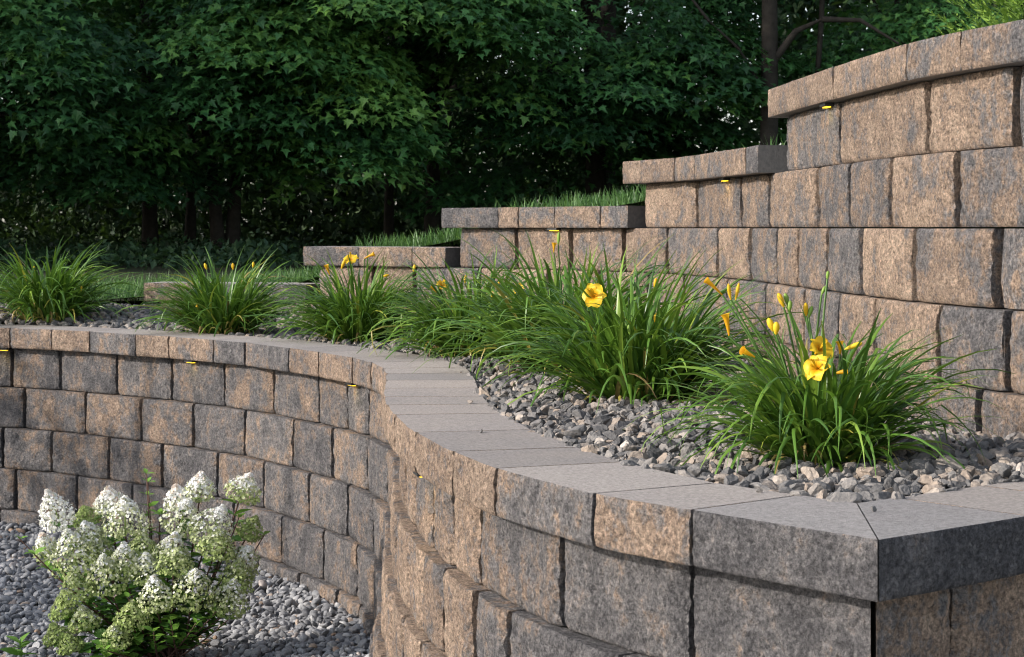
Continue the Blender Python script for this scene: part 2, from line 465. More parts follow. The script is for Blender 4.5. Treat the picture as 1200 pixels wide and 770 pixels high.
# --- blocks
rows = [
    [69, 135, 199.5, 261, 319, 372, 430], [27, 98.7, 163, 224.6, 285, 341, 387.7, 429], [59, 125, 188, 252.6, 307, 360, 405, 437],
    [16.7, 88, 152, 215, 272, 328, 377, 416], [48, 118, 185, 245, 300, 348, 393]]
rows_near = [[505, 559.5, 655, 806], [478, 516, 591, 720, 850], [470, 555, 690], [], []]
hidden = []
for k in range(5):
    off = (-0.054 if k == 0 else -0.050) + 0.025 * k
    z1 = CAP_Z - CAP_H - BLK_H * k; z0 = z1 - BLK_H
    kn = [s_at_px(fpt, px, off, 0, S_BULGE) for px in rows[k]]
    kn += [s_at_px(fpt, px, off, S_BULGE + 0.3, FL - 0.02) for px in rows_near[k]]
    kn += [FL + (0.27 if k % 2 == 0 else 0.42), FL + 0.66 + 0.1 * (k % 2), FL + 1.0]
    js = joints(kn + [FL], 0.0, F_END, 0.31)
    for a, b in zip(js[:-1], js[1:]):
        m = 0.5 * (a + b); q = fpt(m, off)
        px = 600 + q[0] * 2245 / q[1]; py = 267 + (EYE - z1) * 2245 / q[1]
        vis = (-60 < px < 1260) and py < 800 and not (S_BULGE < m < S_BULGE + 0.25)
        if m < S_BULGE: tan = random.uniform(0.36, 0.56)
        elif m < FL - 1.3: tan = random.uniform(0.62, 0.95)
        elif m < FL: tan = random.choice([0.30, 0.42, 0.2, 0.48])
        else: tan = 0.72
        if k == 0 and m < FL and m > FL - 0.44: tan = 0.22
        cell = 0.006 if (m > FL - 2.2 and vis) else (0.0105 if vis else 0.05)
        dp = 0.14 if min(abs(a - FL), abs(b - FL)) < 0.01 else 0.24
        o = stone("block", front_wall, fpt(a, off), fpt(b, off), fpt(b, off - dp), fpt(a, off - dp), z0, z1, tan, cell, 0.0095,
                  ea=0.15 if abs(a - FL) < 0.01 else 1.0, eb=0.15 if abs(b - FL) < 0.01 else 1.0)
        if not vis: hidden.append(o)

def merge(obs, name, parent):
    """the unseen lowest stones become one mesh"""
    V = []; Fs = []; mi = []
    for o in obs:
        k = len(V); V += [o.matrix_basis @ v.co for v in o.data.vertices]
        for p in o.data.polygons: Fs.append([k + i for i in p.vertices]); mi.append(p.material_index)
        me = o.data; bpy.data.objects.remove(o); bpy.data.meshes.remove(me)
    me = bpy.data.meshes.new(name); me.from_pydata([tuple(v) for v in V], [], Fs); me.polygons.foreach_set("material_index", mi); me.update()
    o = link_mesh(name, me, [M_STONE, M_CAPTOP, M_CAPEND], parent); o["tan"] = 0.5; o["kind"] = "stuff"
    return o
merge(hidden, "blocks_below", front_wall)

# --- rear wall: stepped
rear_wall = empty("retaining_wall", (REAR.P[-1][0], REAR.P[-1][1], EYE - 0.6),
                  "stepped tan and grey block retaining wall climbing to the right behind the yellow daylilies", "retaining wall")
sr = lambda px, off, a, b: s_at_px(rpt, px, off, a, b)
RL = REAR.L
S1 = REAR.near(0.925, 6.97); S2l = REAR.near(0.53, 8.72); S3l = REAR.near(-0.336, 9.75); S4l = REAR.near(-1.1, 10.22); S5l = REAR.near(-1.98, 10.45)
ST = 0.018                                   # set-back of each course
lv = lambda L: ST * (0.5 - L) / 0.2          # outward shift of a cap at height L above the eye
caps = [   # left end, right end, top above the eye, known joints (photo columns)
    (S1, RL, 0.5, (975, 1061.7, 1124)), (S2l, S1 + 0.02, 0.3, (790, 813, 873)), (S3l, S2l + 0.05, 0.1, (583, 607, 649, 703)),
    (S4l, S3l + 0.03, -0.1, (420, 482)), (S5l - 0.02, S4l + 0.02, -0.3, (240, 300))]
for i, (a0, b0, L, pxs) in enumerate(caps):
    off = 0.0 if i == 0 else 0.035
    kn = [sr(px, off, a0, b0) for px in pxs]
    js = joints(kn, a0, b0, 0.40, thr=1.3)
    for a, b in zip(js[:-1], js[1:]):
        stone("cap_stone", rear_wall, rpt(a, off), rpt(b, off), rpt(b, off - DEPTH), rpt(a, off - DEPTH), EYE + L - CAP_H, EYE + L,
              random.choice([0.3, 0.5, 0.65, 0.8, 0.7]), 0.012, 0.008, True, endmat=(b > b0 - 0.01 and i > 0), gap=0.003)
rowsr = [  # top above the eye, left end, known joints
    (0.4, S1 + 0.085, (982, 1082.5, 1185)), (0.2, S2l + 0.08, (814.6, 866.7, 899, 956, 993, 1041, 1116.7)),
    (0.0, S3l + 0.07, (603, 666.7, 729, 780, 838.7, 877, 908, 932.5, 966.7, 1006, 1066.7, 1162.5)),
    (-0.2, S4l + 0.07, (436, 484, 560, 640, 700, 800, 850, 895, 940, 980, 1022, 1096.4)),
    (-0.4, S5l + 0.05, (240, 320, 420, 1142)), (-0.6, S5l, ())]
hidden = []
for k, (T, a0, pxs) in enumerate(rowsr):
    off = -0.045 + ST * k
    kn = [sr(px, off, a0, RL) for px in pxs]
    js = joints(kn, a0, RL, 0.42, thr=(1.3 if k < 3 else 0.75))
    for a, b in zip(js[:-1], js[1:]):
        q = rpt(0.5 * (a + b), off); px = 600 + q[0] * 2245 / q[1]
        vis = px < 1260 and k < 5
        o = stone("block", rear_wall, rpt(a, off), rpt(b, off), rpt(b, off - 0.24), rpt(a, off - 0.24), EYE + T - BLK_H, EYE + T,
                  random.choice([0.45, 0.55, 0.6, 0.65, 0.7, 0.8, 0.85]), 0.0105 if vis else 0.05, 0.0105, ed=0.020, bev=0.012, tl=0.85, eb=0.6, gap=0.017)
        if not vis: hidden.append(o)
merge(hidden, "blocks_below", rear_wall)

# ------------------------------------------------------------------ ground
UP_Z = EYE - 0.535                            # soil under the upper gravel
def quad_strip(name, rows_, mat, kind="structure", label=None, cat=None):
    r, c = len(rows_), len(rows_[0])
    V = [p for row in rows_ for p in row]
    Fs = [(i * c + j, i * c + j + 1, (i + 1) * c + j + 1, (i + 1) * c + j) for i in range(r - 1) for j in range(c - 1)]
    me = bpy.data.meshes.new(name); me.from_pydata(V, [], Fs)
    me.polygons.foreach_set("use_smooth", [True] * len(Fs)); me.update()
    o = link_mesh(name, me, [mat]); tag(o, label, cat, None, kind); return o
quad_strip("lower_ground", [[(x, y, -0.03) for x in (-300, -20, 0, 20, 300)] for y in (-200, -10, 0, 10, 20, 400)], M_FINES,
           label="grey stone fines under and around the lower pebble bed", cat="ground")
ss = [s for s in np.linspace(0, F_END, 90) if abs(s - FL) > 0.24] + [FL]
fr = [fpt(s, -0.20) for s in sorted(ss)]
first = [(-300.0, 60.0), (-60.0, 24.0), (-14.0, 11.4)] + [tuple(p) for p in fr] + [(fr[-1][0] + 4, fr[-1][1] + 2.0), (60.0, 24.0), (300.0, 60.0)]
def up_z(x, y):
    d = max(0.0, y - 10.6)
    return UP_Z + min(0.12, 0.10 * max(0, y - 9.6)) + 0.004 * min(d, 40)
rowsg = [[(x, y, -0.5) for x, y in first]]
for k, f in enumerate((0.0, 0.02, 0.06, 0.12, 0.2, 0.3, 0.45, 0.7, 1.0)):
    row = []
    for x, y in first:
        tx = x * (1 + 0.2 * f) ; ty = y + (400 - y) * (f ** 2.2)
        row.append((tx + (x * 8 if False else 0), ty, up_z(tx, ty)))
    rowsg.append(row)
quad_strip("upper_ground", rowsg, M_FOREST_FLOOR, label="dark leaf litter floor running back under the trees", cat="ground")
# hill behind the stepped wall
DIRH = np.array([0.6, 0.8])
def hill_level(s):
    """height just behind the capstones"""
    xs = [0, S5l, S5l + 0.1, S4l - 0.25, S4l, S4l + 0.15, S3l - 0.45, S3l, S3l + 0.15, S2l - 0.45, S2l, S2l + 0.15, S1 - 0.5, S1, S1 + 0.2, RL]
    zs = [-0.42, -0.38, -0.35, -0.33, -0.25, -0.14, -0.13, -0.05, 0.06, 0.07, 0.13, 0.26, 0.265, 0.285, 0.45, 0.46]
    return EYE + float(np.interp(s, xs, zs))
def hill_z(s, d):
    w = min(1.0, d / 3.0)
    smooth = EYE + float(np.interp(s, [0, S5l, S4l, S3l, S2l, S1, RL], [-0.40, -0.34, -0.17, 0.02, 0.20, 0.42, 0.46]))
    z = (1 - w) * hill_level(s) + w * smooth
    return z + 0.002 * min(d, 30) + 0.012 * noise.noise(Vector((s * 3, d * 3, 0)))
rowsh = []
sh = np.linspace(0.0, RL, 110)
for d in (0.20, 0.27, 0.4, 0.6, 0.9, 1.4, 2.2, 3.5, 6, 10, 20, 40):
    row = []
    for s in sh:
        q = rpt(s, -0.0) + DIRH * d
        row.append((q[0], q[1], hill_z(s, d)))
    rowsh.append(row)
quad_strip("hill", rowsh, M_TURF, label="grassy bank retained behind the stepped block wall", cat="ground")
# ------------------------------------------------------------------ gravel
def ico(sub):
    t = (1 + 5 ** 0.5) / 2
    V = np.array([(-1, t, 0), (1, t, 0), (-1, -t, 0), (1, -t, 0), (0, -1, t), (0, 1, t), (0, -1, -t), (0, 1, -t), (t, 0, -1), (t, 0, 1), (-t, 0, -1), (-t, 0, 1)], float)
    Fc = [(0, 11, 5), (0, 5, 1), (0, 1, 7), (0, 7, 10), (0, 10, 11), (1, 5, 9), (5, 11, 4), (11, 10, 2), (10, 7, 6), (7, 1, 8),
          (3, 9, 4), (3, 4, 2), (3, 2, 6), (3, 6, 8), (3, 8, 9), (4, 9, 5), (2, 4, 11), (6, 2, 10), (8, 6, 7), (9, 8, 1)]
    V = [v / np.linalg.norm(v) for v in V]
    for _ in range(sub):
        cache = {}; out = []
        def mid(a, b):
            k = (min(a, b), max(a, b))
            if k not in cache:
                m = V[a] + V[b]; V.append(m / np.linalg.norm(m)); cache[k] = len(V) - 1
            return cache[k]
        for a, b, c in Fc:
            x, y, z = mid(a, b), mid(b, c), mid(c, a)
            out += [(a, x, z), (b, y, x), (c, z, y), (x, y, z)]
        Fc = out
    return np.array(V), np.array(Fc)

def rock_template(sub, planes, rng):
    """a sphere cut by random planes: angular crushed stone (few planes) or worn pebble (none)"""
    V, Fc = ico(sub)
    V = V.copy()
    for _ in range(planes):
        n = rng.normal(size=3); n /= np.linalg.norm(n); d = rng.uniform(0.35, 0.75)
        k = V @ n - d; V -= np.where(k > 0, k, 0)[:, None] * n[None]
    V *= rng.uniform(0.92, 1.08, size=(len(V), 1))
    return V, Fc

def gravel(name, pts, size_lo, size_hi, planes, sub, mat, flat, smooth, label, cat, jitter_z=0.012):
    Vs, Fs, At = [], [], []; k0 = 0
    nt = 8; tid = RNG.integers(0, nt, len(pts))
    for t in range(nt):
        TV, TF = rock_template(sub, planes, RNG)
        P = pts[tid == t]; n = len(P)
        if n == 0: continue
        sz = RNG.uniform(size_lo, size_hi, n) * np.where(RNG.random(n) < 0.12, 1.35, 1.0)
        nr = RNG.normal(size=(n, 3)) * (0.55 if flat < 0.8 else 2.0); nr[:, 2] += 1.0
        M = frames(nr, RNG.uniform(0, 6.28, n))
        sc = np.stack([RNG.uniform(0.9, 1.35, n), RNG.uniform(0.7, 1.0, n), RNG.uniform(flat * 0.8, flat * 1.15, n)], 1) * sz[:, None]
        M = M * sc[:, None, :]
        L = P.copy(); L[:, 2] += RNG.uniform(-jitter_z, jitter_z, n)
        V, Fc, idx = scatter(TV, TF, M, L)
        sh = np.clip(RNG.beta(2.0, 2.2, n), 0, 1)
        Vs.append(V); Fs.append(Fc + k0); At.append(sh[idx]); k0 += len(V)
    return mesh_np(name, np.concatenate(Vs), [np.concatenate(Fs)], smooth, None, {"shade": np.concatenate(At)})

def side(path_pts, P):
    """signed distance of points from a polyline (positive = left of its direction), vectorised"""
    A, B = path_pts[:-1], path_pts[1:]
    best = np.full(len(P), 1e9); sg = np.zeros(len(P))
    for a, b in zip(A, B):
        d = b - a; l2 = d @ d
        t = np.clip(((P - a) @ d) / l2, 0, 1)
        q = a + t[:, None] * d; e = P - q; dist = np.hypot(e[:, 0], e[:, 1])
        cr = d[0] * (P[:, 1] - a[1]) - d[1] * (P[:, 0] - a[0])
        m = dist < best
        best = np.where(m, dist, best); sg = np.where(m, np.sign(cr), sg)
    return best * sg

FP = np.array([fpt(s) for s in np.linspace(0, F_END, 160)])
RP = np.array([rpt(s) for s in np.linspace(0, RL, 120)])
def grid_pts(x0, x1, y0, y1, step):
    gx, gy = np.meshgrid(np.arange(x0, x1, step), np.arange(y0, y1, step))
    P = np.stack([gx.ravel(), gy.ravel()], 1); return P + RNG.uniform(-0.5, 0.5, P.shape) * step
def upper_pts(y0, y1, step, x0=-4.6, x1=1.9):
    P = grid_pts(x0, x1, y0, y1, step)
    px = 600 + P[:, 0] * 2245 / P[:, 1]
    P = P[(px > -260) & (px < 1360)]
    df = side(FP, P); dr = side(RP, P)
    P2 = P[(df > DEPTH - 0.005) & ((dr < -0.02) | (P[:, 0] < -2.9 + 0.0 * P[:, 1])) & (P[:, 1] < 10.9 + 0.25 * np.sin(P[:, 0] * 1.3) - 0.15 * np.maximum(0, -2.3 - P[:, 0]))]
    z = UP_Z + 0.012 + np.minimum(0.12, 0.10 * np.maximum(0, P2[:, 1] - 9.6)) + 0.02 * np.array([noise.noise(Vector((x * 2.2, y * 2.2, 0))) for x, y in P2])
    return np.column_stack([P2, z])
def stray_pts(n):
    s = RNG.uniform(FL - 4.2, FL + 0.6, n); o = -DEPTH + 0.012 + 0.16 * RNG.random(n) ** 4
    return np.array([[*fpt(a, b), CAP_Z + 0.005] for a, b in zip(s, o)])
near = np.concatenate([upper_pts(2.9, 6.0, 0.021), upper_pts(2.9, 6.0, 0.030) + [0, 0, 0.014]])
mid_ = np.concatenate([upper_pts(6.0, 8.3, 0.024), upper_pts(6.0, 8.3, 0.04) + [0, 0, 0.012]])
farp = np.concatenate([upper_pts(8.3, 11.3, 0.030)])
nm = [gravel("g", stray_pts(5), 0.005, 0.009, 7, 1, M_CRUSHED, 0.72, False, "", "", 0.001), gravel("g", near, 0.0105, 0.0245, 9, 2, M_CRUSHED, 0.72, False, "", ""), gravel("g", mid_, 0.012, 0.025, 7, 1, M_CRUSHED, 0.72, False, "", ""),
      gravel("g", farp, 0.015, 0.026, 4, 1, M_CRUSHED, 0.72, False, "", "")]
def join_meshes(name, ms, mats, kind, label, cat):
    Vs, Fs, At = [], [], []; k = 0
    for me in ms:
        n = len(me.vertices); v = np.empty(n * 3, np.float32); me.vertices.foreach_get("co", v)
        l = np.empty(len(me.loops), np.int32); me.loops.foreach_get("vertex_index", l)
        a = np.empty(n, np.float32); me.attributes["shade"].data.foreach_get("value", a)
        Vs.append(v.reshape(-1, 3)); Fs.append(l.reshape(-1, 3) + k); At.append(a); k += n
        bpy.data.meshes.remove(me)
    me = mesh_np(name, np.concatenate(Vs), [np.concatenate(Fs)], False, None, {"shade": np.concatenate(At)})
    return tag(link_mesh(name, me, mats), label, cat, None, kind)
join_meshes("crushed_gravel", nm, [M_CRUSHED], "stuff", "grey crushed stone mulch in the raised bed around the daylilies", "gravel")

def lower_pts(y0, y1, step, x0=-5.2, x1=0.2):
    P = grid_pts(x0, x1, y0, y1, step)
    px = 600 + P[:, 0] * 2245 / P[:, 1]
    P = P[(px > -420) & (px < 520)]
    df = side(FP, P)
    P = P[df < -0.035]
    z = np.array([0.0 + 0.025 * noise.noise(Vector((x * 1.5, y * 1.5, 4))) for x, y in P]) + 0.03 * np.exp(-((side(FP, P) + 0.05) / 0.15) ** 2)
    return np.column_stack([P, z])
pa = np.concatenate([lower_pts(5.7, 8.0, 0.024), lower_pts(5.7, 8.0, 0.034) + [0, 0, 0.012]])
pb = np.concatenate([lower_pts(8.0, 10.2, 0.027), lower_pts(8.0, 10.2, 0.04) + [0, 0, 0.012]])
pc = lower_pts(3.6, 5.7, 0.035)
me = [gravel("g", pa, 0.012, 0.021, 3, 2, M_PEBBLE, 0.6, True, "", ""), gravel("g", pb, 0.013, 0.022, 2, 1, M_PEBBLE, 0.6, True, "", ""), gravel("g", pc, 0.016, 0.025, 2, 1, M_PEBBLE, 0.6, True, "", "")]
lg = join_meshes("pebble_gravel", me, [M_PEBBLE], "stuff", "grey rounded pebbles on the ground around the white hydrangea", "gravel")
lg.data.polygons.foreach_set("use_smooth", [True] * len(lg.data.polygons))

# ------------------------------------------------------------------ tubes and ribbons
def tube_np(pts, rad, sides=6):
    """returns V, quads"""
    P = np.array(pts, float); n = len(P)
    T = np.gradient(P, axis=0); T /= np.linalg.norm(T, axis=1, keepdims=True) + 1e-9
    up = np.array([0.13, 0.21, 0.97]); V = []
    for i in range(n):
        x = np.cross(T[i], up); 
        if np.linalg.norm(x) < 1e-3: x = np.cross(T[i], [1, 0, 0])
        x /= np.linalg.norm(x); y = np.cross(T[i], x)
        for k in range(sides):
            a = 2 * math.pi * k / sides
            V.append(P[i] + rad[i] * (math.cos(a) * x + math.sin(a) * y))
    Q = [(i * sides + k, i * sides + (k + 1) % sides, (i + 1) * sides + (k + 1) % sides, (i + 1) * sides + k) for i in range(n - 1) for k in range(sides)]
    return np.array(V), np.array(Q)

class Bag:
    def __init__(self): self.V = []; self.Q = []; self.T = []; self.A = []; self.k = 0
    def add(self, V, Fc, shade=0.5):
        V = np.asarray(V, float); Fc = np.asarray(Fc)
        (self.Q if Fc.shape[1] == 4 else self.T).append(Fc + self.k)
        self.V.append(V); self.k += len(V)
        self.A.append(np.full(len(V), shade) if np.isscalar(shade) else np.asarray(shade))
        return self
    def tube(self, pts, rad, sides=6, shade=0.5):
        if np.isscalar(rad): rad = [rad] * len(pts)
        return self.add(*tube_np(pts, rad, sides), shade)
    def build(self, name, mats, parent, smooth=True):
        fl = []
        if self.Q: fl.append(np.concatenate(self.Q))
        if self.T: fl.append(np.concatenate(self.T))
        V = np.concatenate(self.V)
        if parent is not None: V = V - np.array(parent.location)
        me = mesh_np(name, V, fl, smooth, None, {"shade": np.concatenate(self.A)})
        return link_mesh(name, me, mats, parent)

# ------------------------------------------------------------------ daylilies
def lily_leaves(bag, base, n, length, width, spread, rng, lean=(0, 0), up=1.0):
    for _ in range(n):
        az = rng.uniform(0, 2 * math.pi); r0 = spread * math.sqrt(rng.random())
        L = length * rng.uniform(0.55, 1.15); w = width * rng.uniform(0.7, 1.15)
        el = rng.normal(R(70), R(12)) if rng.random() < 0.6 else rng.normal(R(48), R(12))
        el = min(max(el, R(30)), R(89))
        droop = rng.uniform(0.8, 2.5) * up; power = rng.uniform(1.3, 2.2)
        p = np.array([base[0] + r0 * math.cos(az), base[1] + r0 * math.sin(az), base[2]])
        az += rng.normal(0, 0.35); twist = rng.normal(0, 0.5)
        n_s = 10; st = L / n_s; V = []; fold = rng.uniform(0.2, 0.5)
        kink = rng.integers(5, 9) if rng.random() < 0.10 else -1
        daz = rng.normal(0, 0.05)
        for i in range(n_s + 1):
            t = i / n_s
            e = el - droop * t ** power
            if kink > 0 and i > kink: e -= 1.0
            h = np.array([math.cos(az), math.sin(az), 0.0])
            d = h * math.cos(e) + np.array([0, 0, math.sin(e)])
            s = np.array([-math.sin(az), math.cos(az), 0]); nn = np.cross(s, d)
            tw = twist * t; s2 = s * math.cos(tw) + nn * math.sin(tw); n2 = np.cross(s2, d)
            ww = w * (0.55 + 0.75 * min(1, t * 3)) * (1 - t ** 2.6) * 0.5 + 0.0005
            V += [p - s2 * ww - n2 * ww * fold * -1, p, p + s2 * ww + n2 * ww * fold]
            p = p + d * st + np.array([lean[0], lean[1], 0]) * st * t * 0.5
            p[2] = max(p[2], base[2] + 0.012); az += daz
        Q = [(3 * i + k, 3 * i + k + 1, 3 * i + k + 4, 3 * i + k + 3) for i in range(n_s) for k in (0, 1)]
        u = rng.random()
        sh = rng.uniform(0.05, 0.62) if u < 0.72 else (rng.uniform(0.55, 0.86) if u < 0.965 else rng.uniform(0.9, 1.0))
        bag.add(V, Q, sh)

def lily_flower(name, parent, c, facing, size, rng, shade=(0.35, 0.9)):
    """six ruffled recurved tepals round a throat, and stamens"""
    c = np.array(c, float); f = np.array(facing, float); f /= np.linalg.norm(f)
    a = np.cross(f, [0, 0, 1.0]); a /= np.linalg.norm(a); b = np.cross(a, f)
    bag = Bag()
    for k in range(6):
        ang = k * math.pi / 3 + rng.normal(0, 0.06); inner = k % 2 == 0
        rd = a * math.cos(ang) + b * math.sin(ang); sd = -a * math.sin(ang) + b * math.cos(ang)
        V = []; A = []; L = size * rng.uniform(0.92, 1.08); wid = size * (0.50 if inner else 0.34)
        ph = rng.uniform(0, 6)
        for i in range(8):
            t = i / 7
            rad = L * (0.05 + 0.80 * t ** 1.25); z = L * (0.62 * t - 0.52 * max(0, t - 0.45) ** 1.5 * 2.0)
            if not inner: z -= 0.02 * size
            w = wid * math.sin(math.pi * (0.10 + 0.86 * t)) ** 0.8
            for j in range(5):
                q = (j - 2) / 2
                ruf = 0.10 * size * math.sin(6 * t + ph + q * 2) * abs(q) * t
                V.append(c + rd * rad + f * (z - size * 0.45 + ruf - 0.05 * size * (1 - q * q) * 1.0) + sd * w * q)
                A.append(shade[0] * (0.4 + 0.6 * min(1, 2.5 * t)) + (shade[1] - shade[0]) * t - 0.22 * (1 - abs(q)) * (1 - t) + rng.normal(0, 0.05))
        Q = [(i * 5 + j, i * 5 + j + 1, (i + 1) * 5 + j + 1, (i + 1) * 5 + j) for i in range(7) for j in range(4)]
        bag.add(V, Q, np.clip(A, 0, 1))
    for k in range(5):
        ang = rng.uniform(0, 6.28); rd = a * math.cos(ang) + b * math.sin(ang)
        pts = [c - f * size * 0.4 + (rd * 0.18 * t + f * 0.75 * t + np.array([0, 0, 0.12]) * t * t) * size for t in (0, 0.5, 1)]
        bag.tube(pts, [0.0014, 0.0012, 0.002], 4, 0.7)
    bag.tube([c - f * size * (0.95 + 0.0), c - f * size * 0.7, c - f * size * 0.42], [0.003, 0.005, size * 0.10], 7, 0.3)
    return bag.build(name, [M_PETAL], parent)

def lily_bud(name, parent, c, d, L, rad, mat, shade=0.5, open_=False):
    c = np.array(c, float); d = np.array(d, float); d /= np.linalg.norm(d)
    prof = [(0, .25), (.12, .55), (.35, .9), (.6, 1.0), (.8, .85), (.93, .5), (1.0, .08)] if not open_ else [(0, .3), (.2, .5), (.45, .7), (.7, .95), (.85, 1.15), (.95, 1.5), (1.0, 1.75)]
    bend = np.array([random.uniform(-1, 1), random.uniform(-1, 1), -0.5]) * 0.12 * L
    bag = Bag()
    bag.tube([c + d * L * t + bend * t * t for t, _ in prof], [rad * r for _, r in prof], 8, shade)
    return bag.build(name, [mat], parent)

def stalk_pts(base, top, rng):
    b, t = np.array(base, float), np.array(top, float)
    m = b * 0.45 + t * 0.55; m[:2] = b[:2] * 0.62 + t[:2] * 0.38
    return [(1 - u) ** 2 * b + 2 * u * (1 - u) * m + u * u * t for u in np.linspace(0, 1, 8)]

LG = "daylily clumps in the gravel bed"
def daylily(px, Y, n, length, label, flowers=(), buds=(), width=0.013, spread=0.07, lean=(0, 0), seed=1, up=1.0):
    rng = np.random.default_rng(seed); random.seed(seed)
    x = (px - 600) * Y / 2245.0
    z = UP_Z + 0.005 + min(0.12, 0.10 * max(0, Y - 9.6))
    t = empty("daylily", (x, Y, z), label, "daylily", LG)
    bag = Bag(); lily_leaves(bag, (x, Y, z), n, length, width, spread, rng, lean, up)
    dry = Bag(); rs = np.random.default_rng(seed + 500)          # last year's withered blades round the foot
    lily_leaves(dry, (x, Y, z), 46, length * 0.42, width * 0.9, spread * 1.3, rs, lean, 1.6)
    dry.A = [np.full(len(v), rs.uniform(0.955, 1.0)) for v in dry.V]
    dry.build("withered_leaves", [M_LILY], t)
    bag.build("foliage", [M_LILY], t)
    for (fx, fy, dy, size, fac) in flowers:
        c = at(fx, fy, Y + dy)
        f = np.array(fac, float); f /= np.linalg.norm(f)
        s = Bag(); s.tube(stalk_pts((x + rng.normal(0, .03), Y + rng.normal(0, .03), z), np.array(c) - f * size * 0.9, rng), 0.0028, 5); s.build("stalk", [M_STALK], t)
        lily_flower("flower", t, c, fac, size, rng)
    for (fx, fy, dy, L, rad, d, col) in buds:
        c = at(fx, fy, Y + dy); base = np.array(c) - np.array(d, float) / np.linalg.norm(d) * L * 0.5
        s = Bag(); s.tube(stalk_pts((x + rng.normal(0, .03), Y + rng.normal(0, .03), z), base, rng), 0.0024, 5); s.build("stalk", [M_STALK], t)
        lily_bud("bud", t, base, d, L, rad, M_BUDGREEN if col == 'g' else M_PETAL, {'o': 0.25, 'y': 0.6, 'p': 1.0, 'g': 0.5}[col], col == 'o')
    return t

daylily(967, 4.17, 560, 0.388, "large yellow daylily clump nearest the wall's square corner, with two open blooms at its centre",
        flowers=[(964, 405, -0.16, 0.034, (0.35, -0.75, 0.6)), (954, 429, -0.20, 0.036, (-0.55, -0.75, 0.35))],
        buds=[(837, 336, 0.0, 0.052, 0.0048, (-0.75, -0.2, 0.75), 'o'), (854, 341, 0.02, 0.040, 0.0042, (-0.25, 0, 1), 'y'), (864, 341, 0.02, 0.042, 0.0042, (0.2, 0, 1), 'y'),
              (853, 380, -0.02, 0.050, 0.0062, (-0.1, 0, 1), 'o'), (915, 351, 0, 0.036, 0.0065, (-0.4, 0, 1), 'y'), (922, 350, 0.01, 0.028, 0.0055, (-0.1, 0, 1), 'g'),
              (926, 358, 0, 0.026, 0.0055, (0.2, 0, 1), 'g'), (944, 362, 0.02, 0.032, 0.0058, (-0.1, 0, 1), 'y'), (949, 365, 0.02, 0.028, 0.0055, (0.2, 0, 1), 'g'),
              (903, 380, 0, 0.034, 0.0075, (-0.4, 0, 1), 'p'), (910, 384, -.01, 0.03, 0.0075, (0.1, 0, 1), 'p'), (877, 414, -0.08, 0.034, 0.006, (-0.8, -0.2, 0.5), 'o'),
              (1001, 405, 0.02, 0.045, 0.006, (0.9, -0.2, 0.4), 'p'), (985, 407, 0.03, 0.03, 0.006, (0.1, 0, 1), 'o'), (986, 436, -0.05, 0.03, 0.006, (0.8, -0.3, 0.2), 'o'),
              (970, 322, 0.03, 0.02, 0.004, (0.1, 0, 1), 'g'), (965, 340, 0.03, 0.022, 0.004, (0.4, 0, 1), 'g')],
        width=0.0098, spread=0.08, seed=11, up=1.0)
daylily(748, 5.62, 600, 0.485, "broadest daylily clump, centre of the bed, with one ruffled yellow bloom facing out",
        flowers=[(694, 345, -0.24, 0.044, (-0.35, -0.85, 0.3))],
        buds=[(768, 331, -0.05, 0.03, 0.0055, (0.2, 0, 1), 'y'), (768, 372, -0.2, 0.028, 0.0055, (0.1, 0, 1), 'y'), (738, 386, -0.25, 0.03, 0.006, (0, 0, 1), 'g')],
        width=0.0115, spread=0.11, seed=12, up=0.85)
daylily(664, 6.75, 480, 0.54, "tall daylily clump without blooms, rising against the lower wall behind the broadest clump",
        buds=[(655, 279, 0, 0.05, 0.006, (0.1, 0, 1), 'g'), (649, 290, 0, 0.035, 0.006, (0, 0, 1), 'o')], width=0.014, spread=0.12, seed=13, up=0.8)
daylily(556, 7.6, 600, 0.47, "daylily clump with small orange-yellow half-open flowers, left of the broadest clump",
        flowers=[(606, 337, -0.1, 0.036, (-0.6, -0.6, 0.5)), (583, 352, -0.1, 0.034, (0.5, -0.7, -0.2)), (519, 332, 0.0, 0.032, (0.4, -0.5, 0.8))],
        buds=[(511, 341, 0, 0.05, 0.007, (-0.6, 0, 0.7), 'o'), (577, 345, -0.1, 0.03, 0.006, (0, 0, 1), 'y'), (584, 334, 0, 0.03, 0.006, (0.3, 0, 1), 'y'), (545, 327, 0, 0.035, 0.006, (0, 0, 1), 'y')],
        width=0.0115, spread=0.11, seed=14, up=1.0)
daylily(420, 8.55, 620, 0.43, "daylily clump in front of the second lowest wall step, a yellow bloom at its top",
        flowers=[(411, 301, 0, 0.042, (-0.1, -0.6, 0.8))],
        buds=[(432, 300, 0, 0.045, 0.007, (0.8, 0, 0.5), 'o'), (384, 316, -0.05, 0.05, 0.007, (-0.4, 0, 1), 'o'), (402, 309, 0, 0.05, 0.008, (0.3, 0, 1), 'y'),
              (485, 314, 0, 0.035, 0.007, (0.1, 0, 1), 'p'), (452, 323, -0.1, 0.03, 0.006, (0.8, 0, 0.2), 'y')],
        width=0.0115, spread=0.10, seed=15, up=0.9)
daylily(262, 9.2, 580, 0.43, "loose bushy daylily clump standing before the lowest wall step, faded pink buds",
        buds=[(273, 312, 0, 0.035, 0.007, (0, 0, 1), 'y'), (241, 312, 0, 0.035, 0.007, (-0.3, 0, 1), 'p'), (248, 334, -.1, .03, .006, (0, 0, 1), 'p'), (231, 360, -.15, .03, .006, (0, 0, 1), 'y'), (297, 310, 0, .03, .006, (.2, 0, 1), 'p')],
        width=0.0115, spread=0.11, seed=16, up=0.85)
